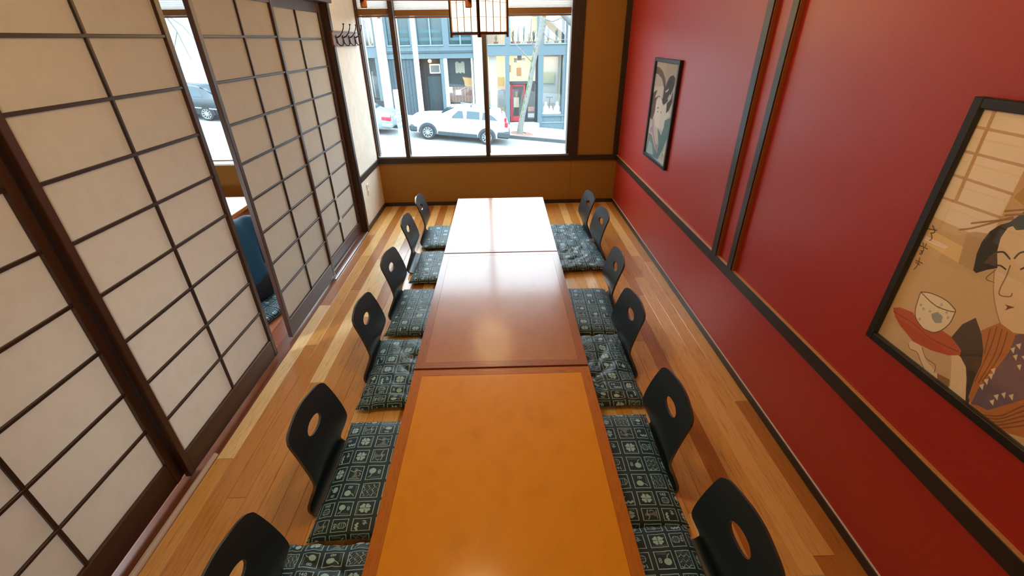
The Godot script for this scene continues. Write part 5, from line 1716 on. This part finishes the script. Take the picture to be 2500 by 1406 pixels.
	# left shop window
	f.call("window_post", -3.17, -2.97, -1.73, 0.745, -0.2, 0.03, whitef)
	f.call("window_post", -1.63, -1.53, -1.73, 0.745, -0.2, 0.03, whitef)
	f.call("window_sill", -3.17, -1.47, -1.77, -1.645, -0.2, 0.06, whitef)
	f.call("stall_riser", -3.17, -1.47, -3.3, -1.77, -0.3, 0.0, grey)
	f.call("shop_pane", -2.97, -1.63, -1.645, 0.745, -0.12, -0.11, M.shop_glass)
	f.call("shop_back", -3.17, -1.6, -1.77, 0.745, -1.6, -1.5, deep)
	for k in 22: f.call("bamboo_slat", -2.97 + k * 0.061, -2.97 + k * 0.061 + 0.045, -1.56, -0.73, -0.24, -0.22, mat_cached("bamboo%d" % (k % 3), [Color8(112, 72, 48), Color8(92, 58, 40), Color8(128, 86, 58)][k % 3]))
	for q in [[-3.0, -2.78, -1.03, -0.72], [-2.60, -2.29, -1.15, -0.88]]: f.call("paper_notice", q[0], q[1], q[2], q[3], -0.105, -0.10, whitef)
	for k in 8: f.call("lamp_fringe", -2.59 + k * 0.067, -2.59 + k * 0.067 + 0.055, -0.04 - 0.03 * sin(k * 2.1), 0.52 + 0.05 * sin(k * 1.3), -0.8, -0.77, mat_cached("fringe", Color8(165, 162, 139)))
	var ch := MB.new()
	ch.prism(PackedVector2Array([Vector2(-2.20, -0.25), Vector2(-1.65, -0.32), Vector2(-1.65, -0.75), Vector2(-2.08, -0.72), Vector2(-2.12, -0.42)]), -1.0, -0.5)
	part("gold_chair_back", ch.done(), gold, o)
	# right shop: left pane, post, door bay, sidelight, show window
	f.call("shop_back", -0.97, 3.75, -3.0, 0.83, -2.6, -2.5, cream)
	f.call("inner_column", -0.62, -0.22, -3.0, 0.83, -0.9, -0.6, whitef)
	f.call("stall_riser", -0.965, 0.30, -3.4, -2.40, -0.3, -0.05, grey)
	f.call("shop_pane", -0.965, 0.30, -2.40, 0.83, -0.14, -0.13, M.shop_glass)
	f.call("inner_shelf", -0.15, 0.25, -0.75, -0.3, -1.2, -0.7, gold)
	f.call("inner_shelf", -0.15, 0.28, -1.9, -1.0, -1.2, -0.7, mat(Color8(88, 93, 96), 0.7))
	f.call("door_post", 0.29, 0.525, -3.1, 0.83, -0.3, 0.03, grey)
	f.call("transom_bar", 0.525, 2.1, -0.65, -0.50, -0.5, -0.3, mat(Color8(45, 54, 60), 0.7))
	f.call("transom_pane", 0.525, 2.1, -0.50, 0.83, -0.42, -0.41, M.shop_glass)
	for q in [[1.02, 1.30, -0.36, 0.10], [0.56, 0.66, -0.15, 0.25], [1.92, 2.02, -0.1, 0.3]]:
		f.call("wall_painting", q[0], q[1], q[2], q[3], -2.5, -2.46, mat_cached("painting", Color8(150, 109, 54)))
	var fan = f.call("ceiling_spotlight", 1.02, 1.26, 0.55, 0.80, -1.2, -0.9, mat(Color8(82, 90, 89), 0.6))
	for s in [[0.82, 1.0], [1.28, 1.46]]: f.call("spotlight_shade", s[0], s[1], 0.45, 0.66, -1.2, -1.0, mat_cached("shade", Color8(109, 124, 121)))
	# red glazed door
	f.call("red_door_stile", 0.565, 0.70, -2.70, -0.65, -0.46, -0.38, redm)
	f.call("red_door_stile", 1.33, 1.445, -2.70, -0.65, -0.46, -0.38, redm)
	f.call("red_door_rail", 0.70, 1.33, -0.78, -0.65, -0.46, -0.38, redm)
	f.call("red_door_rail", 0.70, 1.33, -2.70, -2.42, -0.46, -0.38, redm)
	f.call("red_door_pane", 0.70, 1.33, -2.42, -0.78, -0.43, -0.42, M.shop_glass)
	f.call("dark_interior", 0.62, 2.1, -2.7, -0.62, -1.75, -1.7, mat(Color8(54, 51, 51), 0.8))
	f.call("pale_crate", 0.78, 1.10, -1.98, -1.45, -1.3, -0.9, mat(Color8(165, 153, 130), 0.7))
	f.call("orange_bottle", 0.88, 1.02, -1.40, -1.12, -1.1, -0.98, mat(Color8(130, 72, 34), 0.5))
	f.call("warm_floor", 0.62, 1.4, -2.72, -2.66, -1.7, -0.5, mat(Color8(150, 115, 79), 0.6))
	f.call("sidelight_post", 1.445, 1.60, -2.75, -0.65, -0.48, -0.36, deep)
	f.call("sidelight_post", 2.03, 2.17, -2.75, 0.83, -0.48, -0.2, deep)
	f.call("sidelight_sill", 1.60, 2.03, -2.75, -2.57, -0.48, -0.36, deep)
	f.call("sidelight_pane", 1.60, 2.03, -2.57, -0.65, -0.43, -0.42, M.shop_glass)
	f.call("lit_shelf", 1.62, 2.02, -2.2, -2.0, -1.2, -0.8, mat(Color8(156, 102, 70), 0.6))
	f.call("lit_shelf", 1.62, 2.02, -2.56, -2.36, -1.2, -0.8, whitef)
	f.call("door_step", 0.49, 2.25, -3.6, -2.74, -0.5, 0.45, pale)
	f.call("show_window_post", 2.16, 2.45, -3.3, 0.83, -0.5, 0.03, grey)
	f.call("show_window_post", 3.58, 3.755, -3.3, 0.83, -0.3, 0.03, grey)
	f.call("show_pane", 2.45, 3.58, -2.30, 0.80, -0.14, -0.13, M.shop_glass)
	f.call("show_sill", 2.40, 3.755, -2.40, -2.29, -0.3, 0.06, grey)
	f.call("riser_panel", 2.45, 3.58, -2.70, -2.40, -0.3, -0.02, grey)
	f.call("riser_moulding", 2.40, 3.755, -2.77, -2.70, -0.3, 0.06, lightf)
	f.call("stall_riser", 2.2, 3.755, -3.7, -2.77, -0.3, 0.02, grey)
	f.call("display_stage", 2.46, 3.57, -2.30, -2.2, -1.0, -0.2, whitef)
	f.call("green_banner", 2.6, 3.3, -0.75, -0.15, -1.8, -1.76, mat(Color8(128, 139, 117), 0.8))
	f.call("pale_screen", 2.5, 3.5, -1.9, 0.7, -1.95, -1.9, mat(Color8(150, 156, 156), 0.8))
	f.call("thin_stand", 2.92, 2.96, -2.2, -1.45, -0.9, -0.86, deep)
	f.call("stand_tray", 2.74, 3.14, -1.46, -1.42, -1.0, -0.76, teal)
	for q in [[2.66, 0.20, 0.55], [2.98, 0.13, 0.32], [3.36, 0.19, 0.55]]:
		var fb := MB.new()
		fb.lathe([Vector2(q[1], 0), Vector2(q[1] * 0.95, q[2] * 0.45), Vector2(q[1] * 0.45, q[2] * 0.68), Vector2(q[1] * 0.5, q[2] * 0.85), Vector2(q[1] * 0.3, q[2]), Vector2(0, q[2] * 1.02)], 16)
		part("white_display_bust", fb.done(), whitef, o, Vector3(q[0], -2.2, -0.45))
	# far left shop window, cut by the frame
	f.call("shop_pane", -8.5, -6.95, -1.35, 0.82, -0.14, -0.13, M.shop_glass)
	f.call("stall_riser", -8.6, -6.78, -2.9, -1.35, -0.3, 0.0, deep)
	f.call("window_post", -6.98, -6.78, -1.4, 0.82, -0.3, 0.02, grey)
	f.call("shop_back", -8.6, -6.78, -1.4, 0.82, -1.6, -1.5, mat(Color8(109, 120, 124), 0.8))
	f.call("white_drape", -8.1, -7.45, -1.3, 0.1, -1.2, -0.9, whitef)
	# unseen lamps, placed to light the shop interiors
	for q in [[1.3, 0.3, -1.0, 2.6], [-0.3, 0.3, -1.2, 1.6], [3.0, 0.4, -1.1, 1.6], [1.4, 2.4, -1.3, 2.4], [-7.7, 2.3, -1.3, 1.2], [-7.7, 0.5, -0.8, 1.0]]:
		var s := OmniLight3D.new()
		s.name = "unseen_shop_light"
		s.light_color = Color(1.0, 0.9, 0.76)
		s.light_energy = q[3]
		s.light_size = 0.15
		s.shadow_enabled = true
		s.position = Vector3(q[0], q[1], q[2])
		o.add_child(s, true)
	var terr := Color8(128, 67, 53)
	var k := 0
	for q in [[0.76, 0.5, Color8(70, 80, 51)], [1.06, 0.75, Color8(42, 70, 53)], [1.36, 0.9, Color8(51, 82, 61)], [1.66, 0.45, Color8(88, 102, 66)], [1.92, 0.5, Color8(48, 66, 48)], [2.75, 0.6, Color8(51, 80, 70)], [3.2, 0.5, Color8(58, 76, 67)], [-0.2, 0.35, Color8(102, 109, 66)], [-7.2, 0.9, Color8(66, 86, 86)]]:
		potted_plant(Vector3(q[0], 1.305, -28.5 - 0.16 * (k % 2)), q[1] * 1.25, terr if k % 3 != 2 else Color8(156, 150, 139), q[2], 300 + k, ["tall", "leafy", "spiky", "low", "bushy", "trailing", "grey green", "pale", "dark"][k] + " potted plant in the upstairs window over " + ["the red door's left", "the red door", "the red door's right", "the sidelight", "the dark post", "the show window", "the show window's right", "the left shop pane", "the far left shop"][k])
		k += 1

func mat_cached(key: String, c: Color) -> StandardMaterial3D:
	if not M.has(key): M[key] = mat(c, 0.7)
	return M[key]
